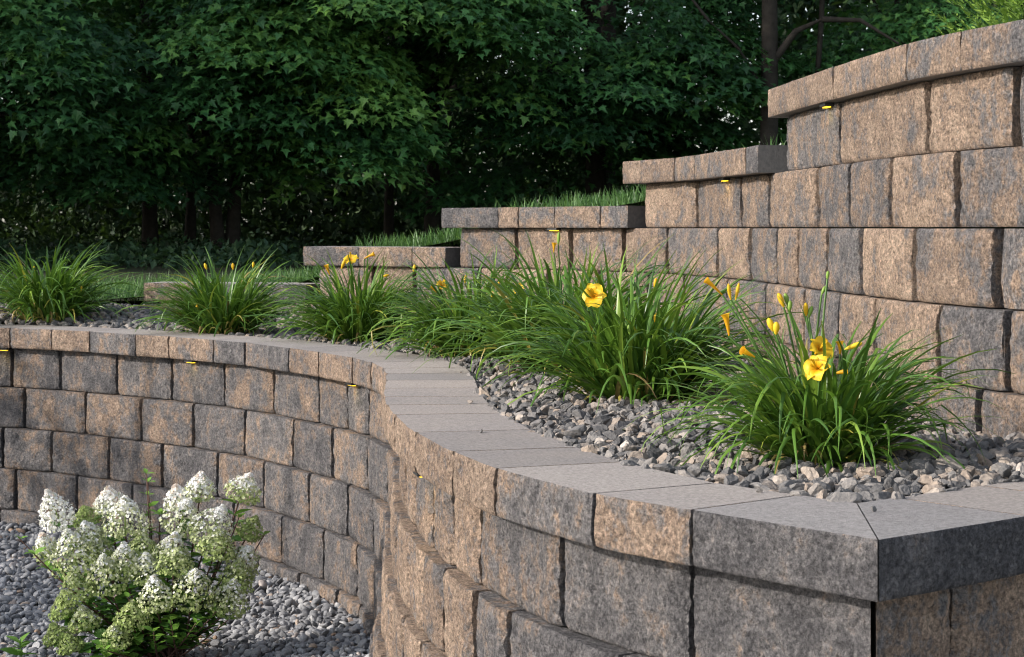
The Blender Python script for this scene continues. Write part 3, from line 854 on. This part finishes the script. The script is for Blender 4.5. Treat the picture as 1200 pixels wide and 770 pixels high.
daylily(57, 10.0, 580, 0.45, "daylily clump with no open bloom, beside the grass and nearest the dark trees",
        buds=[(40, 315, 0, .03, .006, (0, 0, 1), 'p'), (95, 338, -.1, .03, .006, (0, 0, 1), 'y')], width=0.0115, spread=0.12, seed=17, up=0.95)

# ------------------------------------------------------------------ hydrangea
def floret_template():
    V = [(0, 0, 0)]; Fc = []
    for k in range(4):
        a = k * math.pi / 2
        c, s = math.cos(a), math.sin(a)
        for (r, w, z) in ((0.45, -0.42, 0.10), (1.0, -0.28, 0.16), (1.0, 0.28, 0.16), (0.45, 0.42, 0.10)):
            V.append((r * c - w * s, r * s + w * c, z))
        b = 1 + 4 * k
        Fc += [(0, b, b + 3), (b, b + 1, b + 3), (b + 1, b + 2, b + 3)]
    return np.array(V), np.array(Fc)
FLT = floret_template()
def leaf_template(n=4, wid=0.5, fold=0.12, curl=0.2):
    V = []; prof = [0.02, 0.75, 1.0, 0.62, 0.02]
    for i in range(n + 1):
        t = i / n; w = wid * 0.5 * prof[i]; z = -curl * t * t
        V += [(-w, t, z + fold * w * 2), (0, t, z), (w, t, z + fold * w * 2)]
    Q = [(3 * i + k, 3 * i + k + 1, 3 * i + k + 4, 3 * i + k + 3) for i in range(n) for k in (0, 1)]
    return np.array(V), np.array(Q)
HLT = leaf_template()

def hydrangea():
    rng = np.random.default_rng(5)
    Y = 6.62; x = (196 - 600) * Y / 2245; base = np.array([x, Y, 0.0])
    t = empty("hydrangea", (x, Y, 0.0), "low panicle hydrangea shrub with cone-shaped white and pale green flower heads on pebbles", "shrub")
    cr = lambda cx, cy, dy: np.array(at(cx / 3.0, 540 + cy / 3.0, Y + dy))
    heads = [  # crop x, crop y of the middle, depth, length, width (crop px), lean x, base shade, top shade
        (190, 165, -.02, 135, 105, -.30, .74, .84), (385, 135, .10, 90, 100, -.1, .55, 1.0), (440, 195, .02, 135, 150, 0, .40, .82), (625, 122, .12, 80, 90, -.2, .6, 1.0),
        (705, 85, .10, 95, 95, .1, .45, 1.0), (862, 90, .05, 95, 110, .45, .25, .95), (645, 190, .05, 120, 125, .4, .45, .82), (755, 225, -.02, 150, 140, .5, .35, .86),
        (765, 290, -.08, 90, 120, .3, .25, .5), (158, 295, .02, 90, 80, -.2, .35, 1.0), (255, 315, -.08, 150, 150, -.25, .38, .76), (305, 255, .0, 90, 100, -.1, .4, .82),
        (372, 392, -.15, 130, 130, -.1, .28, .70), (435, 345, -.12, 110, 100, .0, .3, .8), (510, 375, -.12, 100, 110, .1, .3, .75), (605, 310, -.06, 110, 110, .2, .3, .85),
        (618, 355, -.14, 90, 120, .15, .25, .55), (545, 468, -.2, 120, 110, -.15, .35, .82), (680, 440, -.18, 125, 140, .2, .25, .75), (465, 540, -.22, 90, 110, .0, .15, .4),
        (808, 478, -.12, 120, 120, .3, .3, .72), (862, 345, .0, 120, 110, .5, .3, .84), (835, 400, -.06, 110, 110, .3, .22, .5), (218, 515, -.1, 70, 85, -.4, .12, .3),
        (295, 555, -.18, 80, 95, -.3, .2, .6), (195, 605, -.2, 65, 80, -.4, .1, .28), (405, 612, -.25, 75, 90, -.1, .2, .55), (242, 640, -.24, 60, 75, -.3, .1, .3),
        (885, 232, .05, 80, 80, .5, .15, .4), (300, 190, .12, 60, 90, -.2, .12, .3), (265, 440, -.15, 100, 110, -.3, .2, .45), (500, 300, -.02, 80, 110, .0, .2, .5), (340, 300, .0, 80, 100, 0, .25, .6)]
    pxm = Y / 2245 / 3.0
    stems = Bag(); leaves_L, leaves_D, leaves_N, leaves_S, leaves_sh = [], [], [], [], []
    def put_leaf(p, d, nrm, s, sh):
        leaves_L.append(p); leaves_D.append(d); leaves_N.append(nrm); leaves_S.append(s); leaves_sh.append(sh)
    for (cx, cy, dy, hl, hw, lean, s0, s1) in heads:
        c = cr(cx, cy, dy * 0.8); L = hl * pxm * 1.05; Wd = hw * pxm * 0.54
        ax = np.array([lean, -0.15 + 0.25 * rng.normal(), 1.0]); ax /= np.linalg.norm(ax)
        b0 = c - ax * L * 0.5
        n = int(380 + 15000 * L * Wd * 2)
        tt = rng.random(n) ** 1.15
        prof = np.sin(np.pi * np.clip(0.16 + 0.80 * tt, 0, 1)) ** 0.8 * (1.0 - 0.68 * tt)
        prof = prof / 0.72
        ang = rng.uniform(0, 6.28, n); rr = np.where(rng.random(n) < 0.75, rng.uniform(0.78, 1.12, n), rng.uniform(0.3, 0.9, n))
        u1 = np.cross(ax, [0.3, 0.9, 0.1]); u1 /= np.linalg.norm(u1); u2 = np.cross(ax, u1)
        rad = np.cos(ang)[:, None] * u1 + np.sin(ang)[:, None] * u2
        P = b0 + ax * (tt * L)[:, None] + rad * (prof * rr * Wd)[:, None]
        nr = rad + ax * (0.1 + 0.9 * tt)[:, None] + rng.normal(0, 0.6, (n, 3))
        M = frames(nr, rng.uniform(0, 6.28, n), rng.uniform(0.0035, 0.0068, n))
        V, Fc, idx = scatter(*FLT, M, P)
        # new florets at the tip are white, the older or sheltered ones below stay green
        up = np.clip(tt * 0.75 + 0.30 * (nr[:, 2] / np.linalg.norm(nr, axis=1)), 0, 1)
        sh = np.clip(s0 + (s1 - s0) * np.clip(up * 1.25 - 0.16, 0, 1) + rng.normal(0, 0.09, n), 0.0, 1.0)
        bag = Bag(); bag.add(V, Fc, sh[idx])
        bag.tube([b0, c, b0 + ax * L * 0.95], [0.003, 0.0025, 0.001], 5, 0.1)
        bag.build("flower_head", [M_FLORET], t, False)
        # stem from the crown base
        root = base + np.array([rng.normal(0, .04), rng.normal(0, .04), 0.0])
        m = root * 0.4 + b0 * 0.6; m[2] = root[2] * 0.55 + b0[2] * 0.45 + 0.02
        pts = [(1 - q) ** 2 * root + 2 * q * (1 - q) * m + q * q * b0 for q in np.linspace(0, 1, 8)]
        stems.tube(pts, np.linspace(0.005, 0.0028, 8), 5)
        for q in np.linspace(0.30, 0.97, 11):
            p = (1 - q) ** 2 * root + 2 * q * (1 - q) * m + q * q * b0
            a = rng.uniform(0, 6.28)
            for k in (0, math.pi):
                d = np.array([math.cos(a + k), math.sin(a + k), rng.uniform(0.05, 0.6)])
                put_leaf(p, d, np.array([0, 0, 1.0]) + rng.normal(0, .3, 3), rng.uniform(0.05, 0.085), np.clip(0.25 + 0.5 * q + rng.normal(0, .12), 0, .9))
    # leafy shoots with no flower
    for (tx, ty, dy, n) in ((515, 45, 0.1, 7), (520, 75, .12, 6), (70, 275, -0.05, 7), (120, 330, -.1, 6), (560, 190, .05, 6), (930, 260, .02, 5), (370, 665, -.3, 6), (800, 560, -.15, 6), (600, 560, -.25, 7), (690, 570, -.22, 7), (540, 600, -.25, 6), (450, 480, -.2, 6), (760, 530, -.15, 6), (840, 200, -.02, 4)):
        tip = cr(tx, ty, dy); root = base + np.array([rng.normal(0, .03), rng.normal(0, .03), 0])
        m = root * 0.5 + tip * 0.5; m[2] = tip[2] * 0.35
        pts = [(1 - q) ** 2 * root + 2 * q * (1 - q) * m + q * q * tip for q in np.linspace(0, 1, 9)]
        stems.tube(pts, np.linspace(0.0045, 0.002, 9), 5)
        for q in np.linspace(0.45, 1.0, n):
            p = (1 - q) ** 2 * root + 2 * q * (1 - q) * m + q * q * tip; a = rng.uniform(0, 6.28)
            for k in (0, 2.1, 4.2):
                d = np.array([math.cos(a + k), math.sin(a + k), rng.uniform(0.2, 0.9)])
                put_leaf(p, d, np.array([0, 0, 1.0]) + rng.normal(0, .25, 3), rng.uniform(0.03, 0.055) * (1.15 - 0.3 * q), np.clip(0.35 + 0.6 * q + rng.normal(0, .1), 0, 1))
    stems.build("stem", [M_TWIG], t)
    M = frames_dir(np.array(leaves_D), np.array(leaves_N)) * np.array(leaves_S)[:, None, None]
    V, Fc, idx = scatter(*HLT, M, np.array(leaves_L))
    b = Bag(); b.add(V, Fc, np.array(leaves_sh)[idx]); b.build("foliage", [M_HLEAF], t)
hydrangea()

def sprout(px, py, Y, label, seed):
    rng = np.random.default_rng(seed); x = (px - 600) * Y / 2245
    t = empty("leafy_seedling", (x, Y, 0.01), label, "seedling", "seedlings in the pebbles")
    top = np.array([x, Y, 0.10]); b = Bag(); b.tube([(x, Y, -0.01), (x + .004, Y, .05), top], [.003, .0025, .002], 5); b.build("stem", [M_STALK], t)
    L, D, S, sh = [], [], [], []
    for z in (0.03, 0.06, 0.085, 0.10):
        a = rng.uniform(0, 6.28)
        for k in range(4):
            aa = a + k * 1.57; L.append((x, Y, z)); D.append((math.cos(aa), math.sin(aa), rng.uniform(.1, .8))); S.append(rng.uniform(.05, .075)); sh.append(rng.uniform(.6, 1))
    M = frames_dir(np.array(D), np.tile([0, 0, 1.0], (len(D), 1)) + rng.normal(0, .2, (len(D), 3))) * np.array(S)[:, None, None]
    V, Fc, idx = scatter(*HLT, M, np.array(L)); b = Bag(); b.add(V, Fc, np.array(sh)[idx]); b.build("foliage", [M_HLEAF], t)
sprout(24, 768, 6.45, "small bright green seedling at the pebble bed's near edge, farther from the hydrangea", 3)
sprout(124, 772, 6.42, "small bright green seedling on the pebbles just below the hydrangea's flower heads", 4)

# ------------------------------------------------------------------ accent lights under the capstones
def accent_light(fn, px, off, s0, s1, ztop, label):
    s = s_at_px(fn, px, off, s0, s1)
    q = fn(s, off + 0.004); q2 = fn(s + 0.01, off); q1 = fn(s - 0.01, off)
    u = (q2 - q1) / np.linalg.norm(q2 - q1); n = np.array([u[1], -u[0]])
    t = empty("accent_light", (q[0], q[1], ztop), label, "light", "accent lights under the capstones")
    t.rotation_euler = (0, 0, math.atan2(u[1], u[0]))
    def boxm(name, x0, x1, y0, y1, z0, z1, mat):
        V = [(x, y, z) for z in (z0, z1) for y in (y0, y1) for x in (x0, x1)]
        Fs = [(0, 2, 3, 1), (4, 5, 7, 6), (0, 1, 5, 4), (2, 6, 7, 3), (0, 4, 6, 2), (1, 3, 7, 5)]
        me = bpy.data.meshes.new(name); me.from_pydata(V, [], Fs); me.update()
        o = link_mesh(name, me, [mat], t)
        bv = o.modifiers.new("bevel", 'BEVEL'); bv.width = 0.0015; bv.segments = 2
        return o
    boxm("housing", -0.034, 0.034, -0.032, 0.0, -0.012, -0.001, M_BLACK)
    boxm("lens", -0.027, 0.027, -0.024, -0.008, -0.0150, -0.0123, M_LED)
    ld = bpy.data.lights.new("glow", 'SPOT'); ld.energy = 0.13; ld.color = (1.0, 0.70, 0.16); ld.spot_size = R(150); ld.spot_blend = 0.8; ld.shadow_soft_size = 0.012
    lo = bpy.data.objects.new("glow", ld); COL.objects.link(lo); lo.parent = t; lo.location = (0, -0.024, -0.019)
cz = CAP_Z - CAP_H
accent_light(fpt, 6, -0.045, 0, S_BULGE, cz, "yellow lit strip light under the front wall's capstones, at the photo's left edge")
accent_light(fpt, 228, -0.045, 0, S_BULGE, cz, "yellow lit strip light under the front wall's capstones, above the hydrangea")
accent_light(fpt, 418, -0.045, 0, S_BULGE, cz, "yellow lit strip light under the front wall's capstones, where the curve turns out of sight")
accent_light(fpt, 503, -0.045, S_BULGE + 0.3, FL, cz, "small light tucked under the front wall's capstones on the near bulge")
accent_light(rpt, 976, -0.045, S1, RL, EYE + 0.4, "black housed strip light under the topmost capstones of the stepped wall")
accent_light(rpt, 855, -0.045 + ST, S2l, S1, EYE + 0.2, "strip light glowing yellow under the stepped wall's second highest capstones")
accent_light(rpt, 653, -0.045 + 2 * ST, S3l, S2l, EYE + 0.0, "strip light glowing yellow behind the daylily tips, under the middle step's capstones")

# ------------------------------------------------------------------ landscape edging
b = Bag(); b.tube([at(118, 366, 10.55), at(135, 362.5, 10.55), at(160, 361, 10.4), at(186, 359, 10.3)], 0.014, 8)
tag(b.build("garden_edging", [M_EDGING], None), "black plastic edging between the gravel and the grass", "edging")

# ------------------------------------------------------------------ grass
def grass():
    P = []
    rng = RNG
    for (a, b_, n) in ((S4l - 0.9, S4l + 0.05, 1600), (S3l - 0.75, S3l + 0.1, 1700), (S2l - 0.75, S2l + 0.1, 1500), (S5l - 0.2, S4l, 900), (S1 - 0.9, S1 - 0.3, 120), (S4l, S2l, 2500)):
        s = rng.uniform(a, b_, n); d = 0.26 + rng.random(n) ** 1.6 * 1.2
        for si, di in zip(s, d):
            q = rpt(si, 0) + DIRH * di
            P.append((q[0], q[1], hill_z(si, di) - 0.01))
    x = rng.uniform(-5.2, -1.9, 5200); y = rng.uniform(10.75, 13.2, 5200)
    for xi, yi in zip(x, y):
        if yi > 10.8 + 0.25 * math.sin(xi * 1.3): P.append((xi, yi, up_z(xi, yi) - 0.005))
    P = np.array(P); n = len(P)
    TV = []; 
    for i, (t, w) in enumerate(((0, 1), (0.35, 0.9), (0.7, 0.6), (1.0, 0.08))):
        TV += [(-0.03 * w, -0.28 * t * t, t), (0.03 * w, -0.28 * t * t, t)]
    TF = np.array([(0, 1, 3, 2), (2, 3, 5, 4), (4, 5, 7, 6)])
    nr = rng.normal(0, 0.28, (n, 3)); nr[:, 2] = 1
    M = frames(nr, rng.uniform(0, 6.28, n), rng.uniform(0.05, 0.125, n))
    V, Fc, idx = scatter(np.array(TV), TF, M, P)
    bag = Bag(); bag.add(V, Fc, rng.random(n)[idx])
    tag(bag.build("grass", [M_GRASS], None), "green grass on the terraces behind the stepped wall", "grass", None, "stuff")
grass()

# ------------------------------------------------------------------ evergreen shrub above the wall
def evergreen():
    rng = np.random.default_rng(21)
    base = np.array([1.72, 5.75, EYE + 0.42])
    t = empty("evergreen_shrub", tuple(base), "bright yellow-green feathery evergreen showing over the top of the stepped wall", "shrub")
    b = Bag(); b.tube([base - [0, 0, .1], base + [0, .01, .2], base + [0.01, 0, .38]], [.02, .015, .005], 7); b.build("stem", [M_BARK], t)
    L, D, S = [], [], []
    for k in range(330):
        a = rng.uniform(0, 6.28); r = 0.40 * math.sqrt(rng.random()); zz = rng.uniform(0.0, 1.0)
        p = base + np.array([r * math.cos(a), r * math.sin(a), 0.05 + (0.30 - 0.35 * r) * zz + 0.05])
        d = np.array([math.cos(a) * 0.8, math.sin(a) * 0.8, rng.uniform(0.4, 1.2)])
        nfr = 9
        for j in range(nfr):
            q = p + d / np.linalg.norm(d) * 0.10 * j / nfr
            for sgn in (-1, 1):
                s = np.cross(d, [0, 0, 1]); s /= np.linalg.norm(s)
                L.append(q); D.append(d * 0.6 + s * sgn * 0.7 + rng.normal(0, .15, 3)); S.append(rng.uniform(0.02, 0.045) * (1.1 - 0.6 * j / nfr))
    D = np.array(D); M = frames_dir(D, np.tile([0, 0, 1.0], (len(D), 1)) + rng.normal(0, .4, (len(D), 3))) * np.array(S)[:, None, None]
    TV, TF = leaf_template(4, 0.22, 0.1, 0.05)
    V, Fc, idx = scatter(TV, TF, M, np.array(L)); b = Bag(); b.add(V, Fc, rng.random(len(L))[idx]); b.build("foliage", [M_CEDAR], t)
evergreen()

# ------------------------------------------------------------------ trees
def maple_template():
    out = [(0, -0.02), (0.10, 0.05), (0.38, -0.02), (0.30, 0.14), (0.52, 0.36), (0.26, 0.36), (0.20, 0.50), (0.13, 0.62), (0.0, 1.0)]
    pts = out + [(-x, y) for x, y in out[-2:0:-1]]
    V = [(0, 0.30, 0)] + [(x, y, 0.18 * abs(x) - 0.22 * (y - 0.3) ** 2) for x, y in pts]
    n = len(pts)
    return np.array(V), np.array([(0, 1 + i, 1 + (i + 1) % n) for i in range(n)])
MPL = maple_template()
SPL = leaf_template(3, 0.62, 0.1, 0.15) if False else (np.array([(0, 0, 0), (0.32, 0.45, 0.06), (0, 1, -0.1), (-0.32, 0.45, 0.06)], float), np.array([(0, 1, 2, 3)]))

TG = "trees at the edge of the wood"
def ground_at(x, y):
    # hill on the right, wood floor on the left
    e = np.array([x, y]); best = 1e9; z = up_z(x, y)
    if x > -2 + (y - 10.45) * 0.75:
        s = np.clip(np.interp(x - (y - 8.5) * 0.75, RP[:, 0], np.linspace(0, RL, 120)), 0, RL)
        z = hill_z(float(s), 20)
    return z
def tree(x, y, h, trunk, crowns, label, seed, leaf=0.108, per=150, lean=(0, 0), group=TG, template=MPL, mat=M_MAPLE, extra=(), limbs=0.35):
    """trunk: list of (dx, dy, radius) stems; crowns: (dx, dy, z, rx, ry, rz, n clumps)"""
    rng = np.random.default_rng(seed); gz = ground_at(x, y)
    t = empty("maple_tree" if template is MPL else "woodland_tree", (x, y, gz), label, "tree", group)
    tb = Bag()
    stems = []
    for (dx, dy, r, lx) in trunk:
        pts = []; 
        for i in range(10):
            q = i / 9
            pts.append((x + dx + lx * q ** 1.2 + rng.normal(0, 0.03) * q, y + dy + rng.normal(0, 0.03) * q, gz - 0.1 + (h * 0.85) * q))
        tb.tube(pts, [r * (1.35 if i == 0 else 1) * (1 - 0.75 * i / 9) for i in range(10)], 9); stems.append(pts)
    for (p0, p1, r) in extra: tb.tube([p0, tuple(0.5 * (np.array(p0) + np.array(p1)) + np.array([0, 0, 0.12])), p1], [r, r * 0.7, r * 0.3], 7)
    LL, DD, NN, SS, SH = [], [], [], [], []
    for (dx, dy, z, rx, ry, rz, n) in crowns:
        c = np.array([x + dx, y + dy, z])
        made = 0; tries = 0
        while made < int(n * 0.40) and tries < n * 6:
            tries += 1
            v = rng.normal(size=3); v /= np.linalg.norm(v); v[1] = -abs(v[1]) if rng.random() < 0.72 else v[1]
            k = rng.uniform(0.55, 1.0) ** 0.6
            q = c + v * np.array([rx, ry, rz]) * k
            q[2] += rng.uniform(-0.1, 0.1)
            thick = noise.noise(Vector((q[0] * 0.75, q[1] * 0.6, q[2] * 1.25))) 
            if thick < rng.uniform(-0.05, 0.10): continue          # foliage gathers in tiers with hollows between
            made += 1
            st = stems[rng.integers(len(stems))]; a = np.array(st[min(9, max(2, int(9 * (q[2] - gz - 0.5) / (h * 0.85))))])
            if rng.random() < limbs:
                a = np.array(st[min(8, max(2, int(9 * (q[2] - gz - rng.uniform(0.6, 1.8)) / (h * 0.85))))]); c1 = np.array([a[0] * .4 + q[0] * .6, a[1] * .4 + q[1] * .6, a[2] * .15 + q[2] * .85])
                tb.tube([(1 - w) ** 2 * a + 2 * w * (1 - w) * c1 + w * w * q for w in np.linspace(0, 1, 6)], np.linspace(0.028, 0.005, 6), 4)
            big = rng.uniform(0.75, 1.5); m = int(per * 1.25 * big ** 2)
            out = np.array([v[0] * 1.3, v[1] - 0.25, 0.0]) + np.append(rng.normal(0, 0.25, 2), 0); out /= np.linalg.norm(out) + 1e-6
            lat = np.array([-out[1], out[0], 0.0])
            # a bough: a thin fan of leaves reaching outwards and drooping towards its tip
            tt = rng.random(m) ** 0.8; ww = rng.normal(0, 1, m) * (0.40 - 0.22 * tt) * big
            sp = out * ((tt - 0.35) * 1.15 * big)[:, None] + lat * ww[:, None]
            sp[:, 2] += -0.42 * big * tt ** 1.7 - 0.30 * np.abs(ww) + rng.normal(0, 0.045, m)
            LL.append(q + sp)
            DD.append(out * 0.6 + lat * np.sign(ww)[:, None] * 0.45 + rng.normal(0, 0.55, (m, 3)) * [1, 1, 0.4] + np.array([0, 0, -0.38]))
            NN.append(np.array([0, 0, 1.0]) + out * 0.42 + rng.normal(0, 0.22, (m, 3)))
            SS.append(rng.uniform(0.7, 1.15, m) * leaf); b0 = min(1.0, max(0.0, 0.42 + 0.9 * noise.noise(Vector((q[0] * 0.5 + 7, q[1] * 0.5, q[2] * 0.7))) + rng.normal(0, 0.22)))
            SH.append(np.clip(b0 + rng.normal(0, 0.15, m), 0, 1))
    tb.build("trunk", [M_BARK], t)
    L = np.concatenate(LL); M = frames_dir(np.concatenate(DD), np.concatenate(NN)) * np.concatenate(SS)[:, None, None]
    V, Fc, idx = scatter(*template, M, L)
    b = Bag(); b.add(V, Fc, np.concatenate(SH)[idx]); b.build("crown", [mat], t, False)
    return t

tree(-6.1, 20.5, 9, [(0, 0, .11, .3)], [(0.5, -.6, 3.3, 2.3, 1.7, 1.55, 190), (0, 0, 6.5, 2.6, 2.4, 2.0, 60)], "dense dark green maple filling the photo's upper left corner", 31)
tree(-4.15, 22.0, 9.5, [(0, 0, .085, -.2), (.35, .6, .06, .2)], [(0.3, -1.0, 3.6, 2.1, 1.7, 1.5, 190), (0, 0, 6.8, 2.8, 2.4, 2.0, 65)], "maple with a thick black trunk, its leaf sprays hanging low above the leftmost daylilies", 32)
tree(-3.2, 21.0, 9, [(0, 0, .07, -.95), (.1, .1, .075, .75)], [(0.3, -.8, 3.2, 1.4, 1.2, 1.2, 130), (1.1, -.5, 3.7, 1.5, 1.3, 1.2, 110), (0, 0, 6.4, 2.4, 2.2, 1.8, 50)], "twin-stemmed maple with forked grey trunk behind the lowest wall step", 33)
tree(-0.95, 22.5, 9.5, [(0, 0, .09, .2), (-.55, .8, .06, .1)], [(0.0, -1.1, 3.85, 2.2, 1.6, 1.25, 190), (-.55, -1.5, 2.55, .85, .6, .38, 26), (0, 0, 6.8, 2.8, 2.4, 2.0, 60)], "maple with one bright low spray of leaves hanging above the second lowest wall step", 34)
tree(1.0, 22.8, 9.5, [(0, 0, .14, -.1)], [(-0.2, -1.0, 3.75, 1.75, 1.5, 1.15, 150), (-.6, -.2, 2.4, 1.6, 1.0, .7, 50), (0, 0, 6.4, 2.6, 2.4, 1.9, 55)], "tall maple whose even canopy hangs above the middle wall step", 35)
tree(2.75, 20.6, 9.5, [(0, 0, .115, .06), (.5, .4, .04, .5)], [(-1.2, 1.2, 4.1, .9, .9, .7, 26), (.5, 1.6, 4.3, 1.1, .7, .5, 24), (.2, .8, 6.6, 2.4, 2.0, 1.8, 45)], "tree with bare straight brown trunk and crooked branch left of the topmost wall section", 36,
     extra=[((2.78, 20.6, 3.25), (3.3, 20.4, 3.72), .05), ((3.3, 20.4, 3.72), (4.1, 20.3, 3.45), .035), ((2.75, 20.6, 2.9), (2.1, 20.4, 3.7), .025), ((2.1, 20.4, 3.7), (1.6, 20.4, 4.1), .018), ((2.4, 20.5, 3.35), (2.0, 20.4, 2.8), .012)], limbs=0.0)
tree(4.6, 22.6, 9, [(0, 0, .13, 0)], [(0.2, -.4, 3.8, 1.5, 1.2, 1.2, 90), (0, 0, 6.4, 2.4, 2.2, 1.9, 45)], "dark tree behind the topmost capstones, left of the yellow-green evergreen", 37)
# the wood goes on to the left, where it shades the rest from the low sun
for i, (x, y) in enumerate(((-10.0, 17.6), (-12.5, 20.0), (-10.5, 23.0), (-15.0, 16.6), (-15.5, 20.5), (-9.3, 20.2))):
    tree(x, y, 12, [(0, 0, .2, .2)], [(0, 0, 4.2, 2.4, 2.4, 2.6, 60), (0, 0, 8.5, 2.8, 2.8, 2.6, 60)], "one of the maples continuing the wood beyond the photo's left edge", 40 + i, leaf=0.26, per=60,
         group="maples beyond the photo's left edge")

for i, (x, y, r) in enumerate(((-9.0, 4.6, 0.9), (-9.2, 5.9, 1.0), (-9.0, 7.2, 1.0), (-9.3, 8.5, 0.9))):  # unseen shrubs, added to block the sun from the lower bed
    tree(x, y, 4.6, [(0, 0, .06, .05)], [(0, 0, 2.0, r, r, 1.5, 60), (0, 0, 3.4, r * .9, r * .9, .75, 34)], "one of the unseen tall shrubs added to shade the lower bed, beyond the photo's left edge", 60 + i, leaf=0.12, per=48,
         group="added shade shrubs beyond the photo's left edge")

def woods():
    """the far mass of the wood: trunks, undergrowth and foliage that nobody could count, with gaps to the sky"""
    rng = np.random.default_rng(77)
    bag = Bag()
    LL, SS, SH = [], [], []
    n = 4200
    x = rng.uniform(-13, 13, n); y = rng.uniform(25.5, 40, n); z = EYE - 0.4 + rng.random(n) ** 0.9 * 8.5
    x *= y / 30
    keep = np.ones(n, bool)
    for i in range(n):
        g = noise.noise(Vector((x[i] / y[i] * 22, (z[i] - EYE) / y[i] * 22, 0.3)))
        u = 600 + x[i] / y[i] * 2245; w = 267 - (z[i] - EYE) / y[i] * 2245
        hole = (765 < u < 880 and 0 < w < 200) or (300 < u < 345 and w < 130) or (600 < u < 720 and 120 < w < 190)
        if g > 0.46 or (hole and rng.random() < 0.80): keep[i] = False
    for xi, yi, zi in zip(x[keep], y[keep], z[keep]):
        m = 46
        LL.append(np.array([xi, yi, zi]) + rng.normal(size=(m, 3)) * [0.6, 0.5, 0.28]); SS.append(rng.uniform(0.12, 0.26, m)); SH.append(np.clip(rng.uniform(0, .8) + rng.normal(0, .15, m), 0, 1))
    n2 = 800                                   # undergrowth
    for xi, yi, zi in zip(rng.uniform(-8, 3.5, n2), rng.uniform(23.5, 31, n2), EYE - 0.4 + rng.random(n2) ** 1.2 * 2.6):
        m = 32
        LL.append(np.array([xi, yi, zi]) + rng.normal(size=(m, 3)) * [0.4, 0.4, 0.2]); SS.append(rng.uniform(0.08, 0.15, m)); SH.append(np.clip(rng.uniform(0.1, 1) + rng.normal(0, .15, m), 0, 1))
    for _ in range(300):                       # low plants on the floor in front of the trunks
        yi = rng.uniform(17.5, 24.0); xi = yi * rng.uniform(-0.30, -0.06) ; m = 26
        if noise.noise(Vector((xi * 0.8, yi * 0.8, 2))) < -0.15: continue
        LL.append(np.array([xi, yi, up_z(xi, yi) + 0.05]) + rng.normal(size=(m, 3)) * [0.22, 0.22, 0.02] + np.column_stack([np.zeros(m), np.zeros(m), rng.random(m) * rng.uniform(0.03, 0.22)]))
        SS.append(rng.uniform(0.05, 0.11, m)); SH.append(np.clip(rng.uniform(0.0, .3) + rng.normal(0, .08, m), 0, 1))
    L = np.concatenate(LL); S = np.concatenate(SS); N = len(L)
    M = frames_dir(rng.normal(0, 1, (N, 3)) + [0, 0, -0.4], np.array([0, 0, 1.0]) + rng.normal(0, .5, (N, 3))) * S[:, None, None]
    V, Fc, idx = scatter(*SPL, M, L); bag.add(V, Fc, np.concatenate(SH)[idx])
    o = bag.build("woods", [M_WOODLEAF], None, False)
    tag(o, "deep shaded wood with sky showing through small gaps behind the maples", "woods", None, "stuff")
    tb = Bag()
    for k in range(26):
        x = rng.uniform(-12, 12); y = rng.uniform(24.5, 38); r = rng.uniform(0.05, 0.17); gz = ground_at(x, y)
        lx = rng.normal(0, .3)
        tb.tube([(x, y, gz - .1), (x + lx * .3, y, gz + 2.5), (x + lx, y, gz + 8)], [r * 1.2, r, r * .6], 7)
    tag(tb.build("woods_trunks", [M_BARK], None), "dark thin trunks standing in the depth of the wood", "woods", None, "stuff")
woods()
